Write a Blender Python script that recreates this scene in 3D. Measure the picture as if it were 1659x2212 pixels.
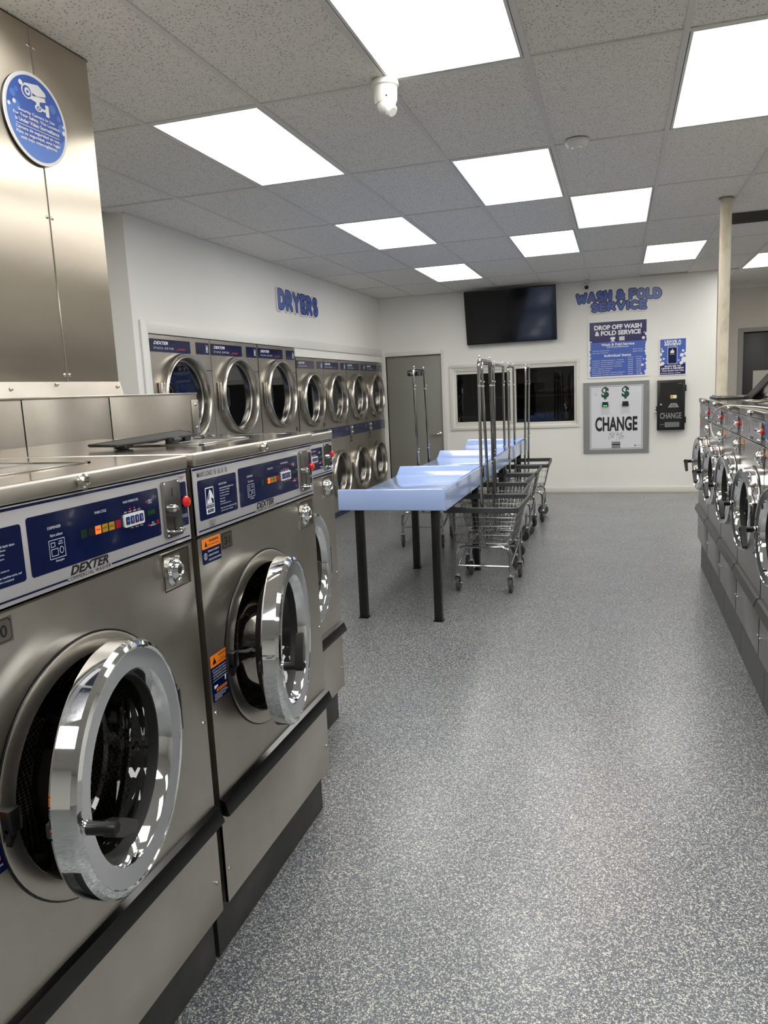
import bpy, bmesh, math, random
from mathutils import Vector, Matrix
R = math.radians
random.seed(7)
S = bpy.context.scene
col = S.collection
for o in list(bpy.data.objects):
    bpy.data.objects.remove(o)

# ------------------------------------------------------------------ camera
EYE = 1.514
F_PX, YAW, PITCH, ROLL = 1619.09, -0.306474, -0.159763, -0.0468012
cy_, sy_, cp_, sp_ = math.cos(YAW), math.sin(YAW), math.cos(PITCH), math.sin(PITCH)
fwd = Vector((sy_*cp_, cy_*cp_, sp_)); rgt = Vector((cy_, -sy_, 0)); up = rgt.cross(fwd)
cr_, sr_ = math.cos(ROLL), math.sin(ROLL)
cr = rgt*cr_ + up*sr_; cu = -rgt*sr_ + up*cr_
cd = bpy.data.cameras.new('camera'); cam = bpy.data.objects.new('camera', cd); col.objects.link(cam)
cam.matrix_world = Matrix(((cr.x, cu.x, -fwd.x, 0), (cr.y, cu.y, -fwd.y, 0), (cr.z, cu.z, -fwd.z, EYE), (0, 0, 0, 1)))
cd.sensor_fit = 'HORIZONTAL'; cd.sensor_width = 36; cd.lens = 36*F_PX/1659; cd.clip_start = 0.02; cd.clip_end = 100
S.camera = cam

# ------------------------------------------------------------------ light levels
LAMP = 9.9                       # emission of the ceiling panels
w = bpy.data.worlds.new('world'); S.world = w; w.use_nodes = True
w.node_tree.nodes['Background'].inputs[0].default_value = (0.5, 0.55, 0.6, 1)
w.node_tree.nodes['Background'].inputs[1].default_value = 0.02
S.view_settings.view_transform = 'Standard'; S.view_settings.look = 'None'
S.view_settings.exposure = 0.0; S.view_settings.gamma = 1; S.view_settings.use_curve_mapping = False

# ------------------------------------------------------------------ materials
def lin(c):
    if isinstance(c, str):
        c = [int(c[i:i+2], 16)/255 for i in (0, 2, 4)]
    return tuple(x/12.92 if x <= .04045 else ((x+.055)/1.055)**2.4 for x in c) + (1,)
MATS = {}
def mat(name, color, rough=.5, metal=0., spec=.5, aniso=0, coat=0, emit=None, es=0, trans=0, fn=None, anrot=0):
    m = bpy.data.materials.new(name); m.use_nodes = True
    nt = m.node_tree; b = nt.nodes['Principled BSDF']
    b.inputs['Base Color'].default_value = lin(color)
    b.inputs['Roughness'].default_value = rough; b.inputs['Metallic'].default_value = metal
    b.inputs['Specular IOR Level'].default_value = spec
    if coat: b.inputs['Coat Weight'].default_value = coat; b.inputs['Coat Roughness'].default_value = .04
    if aniso:
        b.inputs['Anisotropic'].default_value = aniso; b.inputs['Anisotropic Rotation'].default_value = anrot
        t = nt.nodes.new('ShaderNodeTangent'); t.direction_type = 'UV_MAP'
        nt.links.new(t.outputs[0], b.inputs['Tangent'])
    if emit:
        b.inputs['Emission Color'].default_value = lin(emit); b.inputs['Emission Strength'].default_value = es
    if fn: fn(nt, b)
    MATS[name] = m
    return m
def N(nt, typ, **kw):
    n = nt.nodes.new(typ)
    for k, v in kw.items():
        if k in n.inputs: n.inputs[k].default_value = v
        else: setattr(n, k, v)
    return n
def coords(nt, scale=(1, 1, 1), out='Object'):
    tc = nt.nodes.new('ShaderNodeTexCoord'); mp = nt.nodes.new('ShaderNodeMapping')
    mp.inputs['Scale'].default_value = scale
    nt.links.new(tc.outputs[out], mp.inputs[0]); return mp.outputs[0]
def ramp(nt, src, stops):
    r = nt.nodes.new('ShaderNodeValToRGB'); e = r.color_ramp.elements
    while len(e) > 1: e.remove(e[-1])
    e[0].position, e[0].color = stops[0][0], stops[0][1]
    for p, c in stops[1:]:
        k = e.new(p); k.color = c
    nt.links.new(src, r.inputs[0]); return r.outputs[0]
def bump(nt, b, src, strength, dist=.01):
    n = nt.nodes.new('ShaderNodeBump'); n.inputs['Strength'].default_value = strength; n.inputs['Distance'].default_value = dist
    nt.links.new(src, n.inputs['Height']); nt.links.new(n.outputs[0], b.inputs['Normal'])

def g(v): return (v, v, v, 1)
def f_wall(nt, b):
    n = N(nt, 'ShaderNodeTexNoise', Scale=60., Detail=6.); nt.links.new(coords(nt), n.inputs[0])
    bump(nt, b, n.outputs[0], .12, .004)
    n2 = N(nt, 'ShaderNodeTexNoise', Scale=1.3, Detail=4.); nt.links.new(coords(nt), n2.inputs[0])
    nt.links.new(ramp(nt, n2.outputs[0], [(.35, lin('E6E5DF')), (.7, lin('EBEAE5'))]), b.inputs['Base Color'])
def f_tile(nt, b):
    v = N(nt, 'ShaderNodeTexVoronoi', Scale=84., Randomness=1.); nt.links.new(coords(nt), v.inputs[0])
    n = N(nt, 'ShaderNodeTexNoise', Scale=18., Detail=3.); nt.links.new(coords(nt), n.inputs[0])
    ad = N(nt, 'ShaderNodeMath', operation='MULTIPLY_ADD'); ad.inputs[1].default_value = .22; 
    nt.links.new(n.outputs[0], ad.inputs[0]); nt.links.new(v.outputs['Distance'], ad.inputs[2])
    c = ramp(nt, ad.outputs[0], [(.0, lin('5A5650')), (.27, lin('5A5650')), (.33, lin('E2DED7')), (1, lin('ECE9E3'))])
    nt.links.new(c, b.inputs['Base Color']); bump(nt, b, ad.outputs[0], .25, .003)
def f_floor(nt, b):
    v = N(nt, 'ShaderNodeTexVoronoi', Scale=330., Randomness=1.); nt.links.new(coords(nt), v.inputs[0])
    sx = N(nt, 'ShaderNodeSeparateColor'); nt.links.new(v.outputs['Color'], sx.inputs[0])
    n = N(nt, 'ShaderNodeTexNoise', Scale=90., Detail=4.); nt.links.new(coords(nt), n.inputs[0])
    mx = N(nt, 'ShaderNodeMath', operation='MULTIPLY_ADD'); mx.inputs[1].default_value = .55; mx.inputs[2].default_value = .0
    nt.links.new(n.outputs[0], mx.inputs[0])
    ad = N(nt, 'ShaderNodeMath', operation='MULTIPLY_ADD'); ad.inputs[1].default_value = .62
    nt.links.new(sx.outputs[0], ad.inputs[0]); nt.links.new(mx.outputs[0], ad.inputs[2])
    c = ramp(nt, ad.outputs[0], [(.18, lin('31353B')), (.36, lin('41474F')), (.52, lin('4D535D')), (.66, lin('5A616B')), (.73, lin('8A8B88')), (.86, lin('C2C0B8'))])
    nt.links.new(c, b.inputs['Base Color'])
    n3 = N(nt, 'ShaderNodeTexNoise', Scale=140., Detail=3.); nt.links.new(coords(nt), n3.inputs[0])
    bump(nt, b, n3.outputs[0], .25, .002)
    b.inputs['Coat Weight'].default_value = .38; b.inputs['Coat Roughness'].default_value = .26
    n4 = N(nt, 'ShaderNodeTexNoise', Scale=1.7, Detail=4.); nt.links.new(coords(nt), n4.inputs[0])
    rr = N(nt, 'ShaderNodeMapRange'); rr.inputs['To Min'].default_value = .26; rr.inputs['To Max'].default_value = .44
    nt.links.new(n4.outputs[0], rr.inputs[0]); nt.links.new(rr.outputs[0], b.inputs['Roughness'])
def steel(lo, hi, r0, r1, bs=.04, sc=(2, 2, 2), bsc=(4, 4, 4)):
    def f(nt, b):
        n = N(nt, 'ShaderNodeTexNoise', Scale=1.6, Detail=6., Roughness=.6); nt.links.new(coords(nt, sc), n.inputs[0])
        nt.links.new(ramp(nt, n.outputs[0], [(.3, lin(lo)), (.7, lin(hi))]), b.inputs['Base Color'])
        rr = N(nt, 'ShaderNodeMapRange'); rr.inputs['To Min'].default_value = r0; rr.inputs['To Max'].default_value = r1
        nt.links.new(n.outputs[0], rr.inputs[0]); nt.links.new(rr.outputs[0], b.inputs['Roughness'])
        n2 = N(nt, 'ShaderNodeTexNoise', Scale=1.2, Detail=2.); nt.links.new(coords(nt, bsc), n2.inputs[0])
        bump(nt, b, n2.outputs[0], bs, .02)
    return f
def f_drum(nt, b):
    tc = nt.nodes.new('ShaderNodeTexCoord'); sp = nt.nodes.new('ShaderNodeSeparateXYZ'); nt.links.new(tc.outputs['Object'], sp.inputs[0])
    at = N(nt, 'ShaderNodeMath', operation='ARCTAN2'); nt.links.new(sp.outputs[1], at.inputs[0]); nt.links.new(sp.outputs[2], at.inputs[1])
    # radius + depth unrolled so that holes also fall on the back plate
    y2 = N(nt, 'ShaderNodeMath', operation='MULTIPLY'); nt.links.new(sp.outputs[1], y2.inputs[0]); nt.links.new(sp.outputs[1], y2.inputs[1])
    z2 = N(nt, 'ShaderNodeMath', operation='MULTIPLY_ADD'); nt.links.new(sp.outputs[2], z2.inputs[0]); nt.links.new(sp.outputs[2], z2.inputs[1]); nt.links.new(y2.outputs[0], z2.inputs[2])
    ra = N(nt, 'ShaderNodeMath', operation='SQRT'); nt.links.new(z2.outputs[0], ra.inputs[0])
    dp = N(nt, 'ShaderNodeMath', operation='SUBTRACT'); nt.links.new(ra.outputs[0], dp.inputs[0]); nt.links.new(sp.outputs[0], dp.inputs[1])
    au = N(nt, 'ShaderNodeMath', operation='MULTIPLY'); nt.links.new(at.outputs[0], au.inputs[0]); au.inputs[1].default_value = .234
    a1 = N(nt, 'ShaderNodeMath', operation='ADD'); nt.links.new(au.outputs[0], a1.inputs[0]); nt.links.new(dp.outputs[0], a1.inputs[1])
    a2 = N(nt, 'ShaderNodeMath', operation='SUBTRACT'); nt.links.new(au.outputs[0], a2.inputs[0]); nt.links.new(dp.outputs[0], a2.inputs[1])
    cb = nt.nodes.new('ShaderNodeCombineXYZ'); nt.links.new(a1.outputs[0], cb.inputs[0]); nt.links.new(a2.outputs[0], cb.inputs[1])
    v = N(nt, 'ShaderNodeTexVoronoi', Scale=66., Randomness=0.); v.voronoi_dimensions = '2D'; nt.links.new(cb.outputs[0], v.inputs[0])
    hole = ramp(nt, v.outputs['Distance'], [(.0, g(0)), (.36, g(0)), (.42, g(1))])
    c = N(nt, 'ShaderNodeMix', data_type='RGBA'); c.inputs[6].default_value = lin('050505'); c.inputs[7].default_value = lin('B4AEA6')
    nt.links.new(hole, c.inputs[0]); nt.links.new(c.outputs[2], b.inputs['Base Color']); nt.links.new(hole, b.inputs['Metallic'])
    bump(nt, b, v.outputs['Distance'], .6, .003)
def f_cream(nt, b):
    n = N(nt, 'ShaderNodeTexNoise', Scale=9., Detail=8., Roughness=.7); nt.links.new(coords(nt, (1, 1, .4)), n.inputs[0])
    nt.links.new(ramp(nt, n.outputs[0], [(.3, lin('B0A892')), (.5, lin('CFC8B4')), (.75, lin('DAD4C4'))]), b.inputs['Base Color'])
def f_kick(nt, b):
    n = N(nt, 'ShaderNodeTexNoise', Scale=7., Detail=6.); nt.links.new(coords(nt), n.inputs[0])
    nt.links.new(ramp(nt, n.outputs[0], [(.4, lin('222222')), (.75, lin('3A3937'))]), b.inputs['Base Color'])

mat('wall', 'D6D6D0', .6, fn=f_wall); mat('wall_far', 'CFC8C0', .7)
mat('floor', '7F848C', .35, fn=f_floor); mat('tile', 'BDBAB5', .9, spec=.2, fn=f_tile)
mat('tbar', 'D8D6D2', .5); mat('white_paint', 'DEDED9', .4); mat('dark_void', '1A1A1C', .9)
mat('diffuser', 'FFFFFF', .5, emit='FFFDF8', es=LAMP); mat('diffuser_warm', 'FFFFFF', .5, emit='FFE9DC', es=LAMP*.72)
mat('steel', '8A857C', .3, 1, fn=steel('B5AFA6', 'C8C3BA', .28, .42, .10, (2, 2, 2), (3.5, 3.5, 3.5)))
mat('steel_top', '8A857C', .2, 1, fn=steel('B8B3AA', 'C8C2B8', .10, .2, .02))
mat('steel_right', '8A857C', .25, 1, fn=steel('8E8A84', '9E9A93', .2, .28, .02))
mat('steel_col', '8A857C', .3, 1, aniso=.96, anrot=0, fn=steel('C6BDAE', 'D2C9BA', .36, .40, .03, (1, 1, 3), (.3, .3, 3)))
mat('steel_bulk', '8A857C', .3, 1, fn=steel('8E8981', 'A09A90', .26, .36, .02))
mat('steel_lid', '8A857C', .12, 1, fn=steel('98938A', 'A8A29A', .07, .16, .012))
mat('steel_dryer', '8A857C', .3, 1, fn=steel('B0AAA0', 'C0BAB0', .28, .38))
mat('steel_ring', 'BDB8B0', .25, 1); mat('steel_dark', '55524E', .35, 1)
mat('chrome', 'E4E6E8', .05, 1); mat('chrome_satin', 'C9CCD0', .22, 1); mat('coin_steel', 'A8A7A2', .13, 1); mat('screw', 'C8C4BC', .25, 1); mat('tube', 'A4A5A4', .14, 1); mat('wire', '8C8C8A', .3, 1)
mat('zinc', 'A8B0B2', .35, 1); mat('drum', '504C48', .3, 1, fn=f_drum)
mat('black', '0D0D0E', .35); mat('black_strip', '0A0A0B', .22); mat('black_gloss', '08080A', .08, spec=.6); mat('black_rubber', '141414', .55); mat('kick', '2A2A2A', .5, fn=f_kick)
mat('kick_grey', '4E4E4D', .5); mat('strip_grey', '3A3937', .35)
mat('panel_grey', 'A9A8AB', .28, coat=.4); mat('panel_silver', '9C9CA0', .22, .5); mat('panel_silver_dark', '77777C', .2, .4)
mat('navy', '06133C', .14, coat=.25); mat('navy_dark', '15165A', .25); mat('navy_dryer', '101A42', .18, coat=.2); mat('sign_blue', '3F60B4', .35)
mat('sign_blue_light', '7CA0DC', .35); mat('sign_blue_mid', '5A80CC', .35); mat('letter_blue', '3E5CAA', .3); mat('letter_navy', '14143C', .3)
mat('white', 'E8E8E8', .35); mat('white_plastic', 'DDDDD8', .4); mat('off_white', 'D8D6CE', .5); mat('text_white', 'E4E8F0', .4); mat('text_black', '16161A', .4)
mat('text_grey', '4A4A50', .4); mat('text_red', 'B0303C', .4); mat('red', 'D8201E', .3, coat=.3); mat('orange', 'F08020', .35); mat('green_dark', '0E4434', .4)
mat('lamp_orange', 'D8702C', .4, emit='E8772A', es=.5); mat('lamp_yellow', 'A88414', .35); mat('lamp_red', '8E1018', .35); mat('lamp_off_brown', '1E1012', .3); mat('lamp_green', '0A2A20', .3)
mat('led_red', 'FF2030', .4, emit='FF1828', es=1.6); mat('led_green', '40FF80', .4, emit='40FF70', es=2.); mat('display', '0A2416', .2); mat('display_digit', '1C5030', .3, emit='2E8A48', es=.12)
mat('key_blue', '10306C', .25); mat('fiberglass', 'A4BAE8', .14, coat=.6); mat('fiberglass_edge', 'A6BCE6', .14, coat=.6)
mat('door_grey', '8A8A82', .45); mat('door_dark', '1A1617', .4); mat('jamb_grey', '8E8E8A', .45); mat('paper', 'C8C6C0', .8)
mat('change_grey', '8B8E8E', .35, .3); mat('plastic_white', 'D8DAE0', .3); mat('rim_grey', '3C3F40', .45); mat('wheel_grey', '4A4745', .6)
mat('cream', 'CFC8B4', .55, fn=f_cream); mat('grille', '4A4640', .6); mat('blue_tag', '2A62C8', .5); mat('cord', 'CBC8C0', .5); mat('yellow', 'E6CF3A', .4); mat('brass', 'B09060', .3, 1)
mat('cardboard', '6A5238', .8); mat('linen', '5E6F92', .8); mat('door_dryer_glass', '0A0B0C', .03, spec=.8)
mat('latch_brown', '2A241E', .4)
def glass(name, tint, refl=1.0, rough=0.0):
    m = bpy.data.materials.new(name); m.use_nodes = True; nt = m.node_tree; nt.nodes.clear()
    o = nt.nodes.new('ShaderNodeOutputMaterial'); mx = nt.nodes.new('ShaderNodeMixShader')
    t = nt.nodes.new('ShaderNodeBsdfTransparent'); t.inputs[0].default_value = lin(tint)
    gl = nt.nodes.new('ShaderNodeBsdfGlossy'); gl.inputs['Roughness'].default_value = rough
    fr = nt.nodes.new('ShaderNodeFresnel'); fr.inputs[0].default_value = 1.5*refl
    nt.links.new(fr.outputs[0], mx.inputs[0]); nt.links.new(t.outputs[0], mx.inputs[1]); nt.links.new(gl.outputs[0], mx.inputs[2])
    nt.links.new(mx.outputs[0], o.inputs[0]); MATS[name] = m
glass('glass_door', 'B8B8B6', 1.1); glass('glass_window', '9AA0A0', 1.05); glass('glass_dryer', '3A3C3C', 1.1)

# ------------------------------------------------------------------ mesh builder
def tag(o, label=None, cat=None, group=None, kind=None):
    if label: o['label'] = label
    if cat: o['category'] = cat
    if group: o['group'] = group
    if kind: o['kind'] = kind
    return o
class Fr:                                  # a drawing plane: origin, right, up, normal
    def __init__(s, O, A, B):
        s.O, s.A, s.B = Vector(O), Vector(A).normalized(), Vector(B).normalized(); s.N = s.A.cross(s.B)
    def p(s, a, b, n=0): return s.O + s.A*a + s.B*b + s.N*n
FX = Fr((0, 0, 0), (0, 1, 0), (0, 0, 1))    # faces +X
TXT = {}
def text_mesh(s, bold, shear, space):
    k = (s, bold, shear, space)
    if k not in TXT:
        c = bpy.data.curves.new('t', 'FONT'); c.body = s; c.size = 1; c.offset = bold; c.shear = shear; c.resolution_u = 3
        c.space_character = space; c.space_line = .9; c.align_x = 'CENTER'
        o = bpy.data.objects.new('t', c); col.objects.link(o); bpy.context.view_layer.update()
        me = bpy.data.meshes.new_from_object(o.evaluated_get(bpy.context.evaluated_depsgraph_get()))
        vs = [tuple(v.co[:2]) for v in me.vertices]; fs = [tuple(p.vertices) for p in me.polygons]
        bpy.data.objects.remove(o); bpy.data.curves.remove(c); bpy.data.meshes.remove(me)
        TXT[k] = (vs, fs)
    return TXT[k]
class MB:
    def __init__(s): s.v = []; s.f = []; s.m = []; s.mats = []; s.flat = set()
    def mi(s, m):
        if m not in s.mats: s.mats.append(m)
        return s.mats.index(m)
    def add(s, vs, fs, m, M=None):
        n = len(s.v)
        s.v += [tuple(M @ Vector(v)) if M else tuple(v) for v in vs]
        k = s.mi(m) if not isinstance(m, list) else None
        for i, f in enumerate(fs):
            s.f.append(tuple(j+n for j in f)); s.m.append(k if k is not None else s.mi(m[i]))
        return s
    def box(s, x0, x1, y0, y1, z0, z1, m, bev=0, seg=2, M=None):
        x0, x1 = min(x0, x1), max(x0, x1); y0, y1 = min(y0, y1), max(y0, y1); z0, z1 = min(z0, z1), max(z0, z1)
        vs = [(x, y, z) for x in (x0, x1) for y in (y0, y1) for z in (z0, z1)]
        fs = [(0, 1, 3, 2), (4, 6, 7, 5), (0, 4, 5, 1), (2, 3, 7, 6), (0, 2, 6, 4), (1, 5, 7, 3)]
        if bev:
            b = bmesh.new(); bv = [b.verts.new(v) for v in vs]
            for f in fs: b.faces.new([bv[i] for i in f])
            bmesh.ops.bevel(b, geom=b.edges[:], offset=bev, segments=seg, affect='EDGES', profile=.5)
            b.verts.index_update(); vs = [tuple(v.co) for v in b.verts]; fs = [tuple(v.index for v in f.verts) for f in b.faces]; b.free()
        return s.add(vs, fs, m, M)
    def tube(s, pts, r, m, n=8, closed=False, caps=True):
        P = [Vector(p) for p in pts]; vs = []; fs = []; L = len(P); prev = None
        for i, p in enumerate(P):
            if closed: d = (P[(i+1) % L]-P[i-1]).normalized()
            else: d = (P[min(i+1, L-1)]-P[max(i-1, 0)]).normalized()
            if prev is None:
                a = d.orthogonal().normalized()
            else:
                a = prev - d*prev.dot(d)
                a = a.normalized() if a.length > 1e-6 else d.orthogonal().normalized()
            prev = a; b = d.cross(a); rr = r[i] if isinstance(r, (list, tuple)) else r
            for k in range(n):
                t = 2*math.pi*k/n; vs.append(p + (a*math.cos(t)+b*math.sin(t))*rr)
        for i in range(L if closed else L-1):
            for k in range(n):
                j = (i+1) % L
                fs.append((i*n+k, i*n+(k+1) % n, j*n+(k+1) % n, j*n+k))
        if caps and not closed: fs.append(tuple(reversed(range(n)))); fs.append(tuple((L-1)*n+k for k in range(n)))
        return s.add(vs, fs, m)
    def lathe(s, prof, O, ax, m, n=48, rx=None, a0=0, a1=2*math.pi):   # prof: (radius, height along ax)
        ax = Vector(ax).normalized(); O = Vector(O)
        a = Vector(rx) if rx else ax.orthogonal().normalized(); b = ax.cross(a)
        vs = []; fs = []; ms = []; full = abs(a1-a0-2*math.pi) < 1e-6; nn = n if full else n+1
        for r, h in prof:
            for k in range(nn):
                t = a0+(a1-a0)*k/n; vs.append(O+ax*h+(a*math.cos(t)+b*math.sin(t))*max(r, 1e-5))
        for i in range(len(prof)-1):
            for k in range(n):
                k2 = (k+1) % nn
                fs.append((i*nn+k, i*nn+k2, (i+1)*nn+k2, (i+1)*nn+k)); ms.append(m[i] if isinstance(m, list) else m)
        return s.add(vs, fs, ms)
    def cyl(s, O, ax, r, h, m, n=20, bev=0):
        if bev: return s.lathe([(0, 0), (r-bev, 0), (r, bev), (r, h-bev), (r-bev, h), (0, h)], O, ax, m, n)
        return s.lathe([(0, 0), (r, 0), (r, h), (0, h)], O, ax, m, n)
    def sphere(s, O, r, m, n=12, k=8, sc=(1, 1, 1)):
        O = Vector(O); vs = []; fs = []
        for i in range(k+1):
            ph = math.pi*i/k
            for j in range(n):
                t = 2*math.pi*j/n
                vs.append((O.x+sc[0]*r*math.sin(ph)*math.cos(t), O.y+sc[1]*r*math.sin(ph)*math.sin(t), O.z+sc[2]*r*math.cos(ph)))
        for i in range(k):
            for j in range(n):
                fs.append((i*n+j, (i+1)*n+j, (i+1)*n+(j+1) % n, i*n+(j+1) % n))
        return s.add(vs, fs, m)
    # ---- flat work on a drawing plane
    def poly(s, F, pts, n, m, t=0):
        q = []
        for p_ in pts:
            if not q or abs(p_[0]-q[-1][0])+abs(p_[1]-q[-1][1]) > 1e-5: q.append(p_)
        if abs(q[0][0]-q[-1][0])+abs(q[0][1]-q[-1][1]) < 1e-5: q.pop()
        if len(q) < 3: return s
        pts = q; s.flat.add(len(s.f))
        vs = [F.p(a, b, n) for a, b in pts]; k = len(pts); fs = [tuple(range(k))]
        if t:
            vs += [F.p(a, b, n-t) for a, b in pts]; fs.append(tuple(reversed(range(k, 2*k))))
            fs += [(i, i+k, (i+1) % k+k, (i+1) % k) for i in range(k)]
        return s.add(vs, fs, m)
    def plate_hole(s, y0, y1, z0, z1, yc, zc, rh, mt, n=64):
        circ = []; rec = []
        for k in range(n):
            t_ = 2*math.pi*k/n; c, q = math.cos(t_), math.sin(t_); circ.append((0, yc+rh*c, zc+rh*q)); kk = 1e9
            if c > 1e-9: kk = min(kk, (y1-yc)/c)
            if c < -1e-9: kk = min(kk, (y0-yc)/c)
            if q > 1e-9: kk = min(kk, (z1-zc)/q)
            if q < -1e-9: kk = min(kk, (z0-zc)/q)
            rec.append((0, yc+kk*c, zc+kk*q))
        vs = circ+rec; fs = [(k, k+n, (k+1) % n+n, (k+1) % n) for k in range(n)]
        for cyy, czz in ((y1, z1), (y0, z1), (y0, z0), (y1, z0)):
            th = math.atan2(czz-zc, cyy-yc) % (2*math.pi); k = int(th/(2*math.pi)*n)
            vs.append((0, cyy, czz)); fs.append((k+n, len(vs)-1, (k+1) % n+n))
        return s.add(vs, fs, mt)
    def rect(s, F, a0, a1, b0, b1, n, m, r=0, t=0):
        if r:
            pts = []
            for cx, cy, q in ((a1-r, b1-r, 0), (a0+r, b1-r, 1), (a0+r, b0+r, 2), (a1-r, b0+r, 3)):
                for i in range(5):
                    th = math.pi/2*(q+i/4); pts.append((cx+r*math.cos(th), cy+r*math.sin(th)))
        else: pts = [(a1, b1), (a0, b1), (a0, b0), (a1, b0)]
        return s.poly(F, pts, n, m, t)
    def disc(s, F, a, b, ra, rb, n, m, k=24, t=0):
        return s.poly(F, [(a+ra*math.cos(2*math.pi*i/k), b+rb*math.sin(2*math.pi*i/k)) for i in range(k)], n, m, t)
    def line(s, F, p, q, w, n, m):
        d = Vector((q[0]-p[0], q[1]-p[1])); d.normalize(); o = Vector((-d.y, d.x))*w/2
        return s.poly(F, [(p[0]-o.x, p[1]-o.y), (q[0]-o.x, q[1]-o.y), (q[0]+o.x, q[1]+o.y), (p[0]+o.x, p[1]+o.y)], n, m)
    def frame(s, F, a0, a1, b0, b1, w, n, m):
        s.rect(F, a0, a1, b1-w, b1, n, m); s.rect(F, a0, a1, b0, b0+w, n, m)
        s.rect(F, a0, a0+w, b0+w, b1-w, n, m); s.rect(F, a1-w, a1, b0+w, b1-w, n, m); return s
    def text(s, F, st, a, b, wd, ht, n, m, bold=0, shear=0, al='L', t=0, arc=0, space=1.0):
        vs, fs = text_mesh(st, bold, shear, space)
        x0 = min(v[0] for v in vs); x1 = max(v[0] for v in vs); y0 = min(v[1] for v in vs); y1 = max(v[1] for v in vs)
        sy = ht/(y1-y0); sx = wd/(x1-x0) if wd else sy
        W = (x1-x0)*sx; ox = {'L': a, 'C': a-W/2, 'R': a-W}[al]
        P = []
        for x, y in vs:
            u = (x-x0)*sx; q = u/W-.5
            P.append((ox+u, b+(y-y0)*sy+arc*(q*q*-4)))
        pv = [F.p(u, v_, n) for u, v_ in P]; ff = [tuple(f) for f in fs]
        if t:
            k = len(pv); pv += [F.p(u, v_, n-t) for u, v_ in P]
            cnt = {}
            for f in fs:
                for i in range(len(f)):
                    e = (f[i], f[(i+1) % len(f)]); cnt[e] = 1
            ff = ff + [tuple(i+k for i in reversed(f)) for f in fs] + [(e[0], e[0]+k, e[1]+k, e[1]) for e in cnt if (e[1], e[0]) not in cnt]
        return s.add(pv, ff, m)
    def build(s, name, parent=None, loc=None, uv=None, sharp=32):
        me = bpy.data.meshes.new(name); L = Vector(loc) if loc else Vector((0, 0, 0))
        me.from_pydata([tuple(Vector(v)-L) for v in s.v], [], s.f)
        for m in s.mats: me.materials.append(MATS[m])
        me.polygons.foreach_set('material_index', s.m)
        me.polygons.foreach_set('use_smooth', [i not in s.flat for i in range(len(s.f))])
        me.validate(); me.update()
        me.set_sharp_from_angle(angle=R(sharp))
        if uv:
            ul = me.uv_layers.new(name='UVMap'); ix = {'yz': (1, 2), 'xz': (0, 2)}[uv]
            for lp in me.loops:
                c = me.vertices[lp.vertex_index].co; ul.data[lp.index].uv = (c[ix[0]], c[ix[1]]+.01*c[0])
        o = bpy.data.objects.new(name, me); col.objects.link(o); o.location = L
        if parent: o.parent = parent
        return o
def empty(name, loc, rz=0, **kw):
    o = bpy.data.objects.new(name, None); col.objects.link(o); o.location = loc; o.rotation_euler = (0, 0, rz); o.empty_display_size = .1
    return tag(o, **kw)
def copy_tree(o, parent=None):
    c = o.copy(); col.objects.link(c)
    if parent: c.parent = parent
    for ch in list(o.children): copy_tree(ch, c)
    return c
def arcpts(c, a, b, r, t0, t1, n=6):
    c, a, b = Vector(c), Vector(a), Vector(b)
    return [c+a*r*math.cos(t0+(t1-t0)*i/n)+b*r*math.sin(t0+(t1-t0)*i/n) for i in range(n+1)]
def rounded(pts, r, n=5):
    P = [Vector(p) for p in pts]; out = [P[0]]
    for i in range(1, len(P)-1):
        a = (P[i-1]-P[i]).normalized(); b = (P[i+1]-P[i]).normalized()
        p0, p2 = P[i]+a*r, P[i]+b*r
        for k in range(n+1):
            t = k/n; out.append(p0*(1-t)**2+P[i]*2*t*(1-t)+p2*t*t)
    out.append(P[-1]); return out

# ================================================================== SETTING
HC = 2.825; YB = 10.66; XL = -3.31; XR = 1.197; YF = 12.53
X0, Y0 = -5.6, -4.2; X1 = 4.6
GX = [-.963+.605*i for i in range(-9, 11)]; GY = [3.359+1.2303*j for j in range(-7, 9)]
def gx(i): return -.963+.605*i
def gy(j): return 3.359+1.2303*j
def inroom(x, y):
    if x < X0 or x > X1 or y < Y0 or y > YF: return False
    if y > 4.73 and x < XL: return False
    if y > YB and x < XR: return False
    return True
m = MB(); m.box(X0, X1, Y0, YF+.2, -.05, 0, 'floor'); tag(m.build('floor'), kind='structure')
lights = [(-2, 0), (-2, 2), (-2, 4), (0, -1), (0, 1), (0, 3), (1, 2), (2, 0), (2, 4), (4, 5), (4, -1), (4, 1), (0, -3), (2, -2), (-2, -2), (-5, -1), (-5, -3), (2, -4), (-2, -4), (4, -3), (6, 0), (6, 2), (6, 4)]
VENT = (3, 3)
m = MB()
for i in range(-9, 11):
    for j in range(-7, 9):
        if (i, j) in lights: continue
        a0, a1, b0, b1 = gx(i), gx(i+1), gy(j), gy(j+1)
        a0, a1 = max(a0, X0), min(a1, X1); b0, b1 = max(b0, Y0), min(b1, YF)
        if a1-a0 < .01 or b1-b0 < .01: continue
        if b0 >= 4.5 and a1 < XL+.02: continue
        if (i, j) == VENT: b0 = gy(3)+.54
        if j == 5 and a0 < XR: b1 = min(b1, YB)
        if j == 5 and i == 2: b1 = YB-.11
        if b0 > YB-.2 and a1 <= XR+.02: continue
        zt = HC+.006+(.0015 if (i*7+j*3) % 4 == 0 else 0)
        m.box(a0, a1, b0, b1, zt, zt+.015, 'tile')
tag(m.build('ceiling'), kind='structure')
m = MB()
for i in range(-8, 10):
    x = gx(i)
    if x < X0 or x > X1: continue
    ya, yb = Y0, YF
    if x < XL: yb = 4.73
    elif x < XR: yb = YB
    m.box(x-.012, x+.012, ya, yb, HC, HC+.03, 'tbar')
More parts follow.
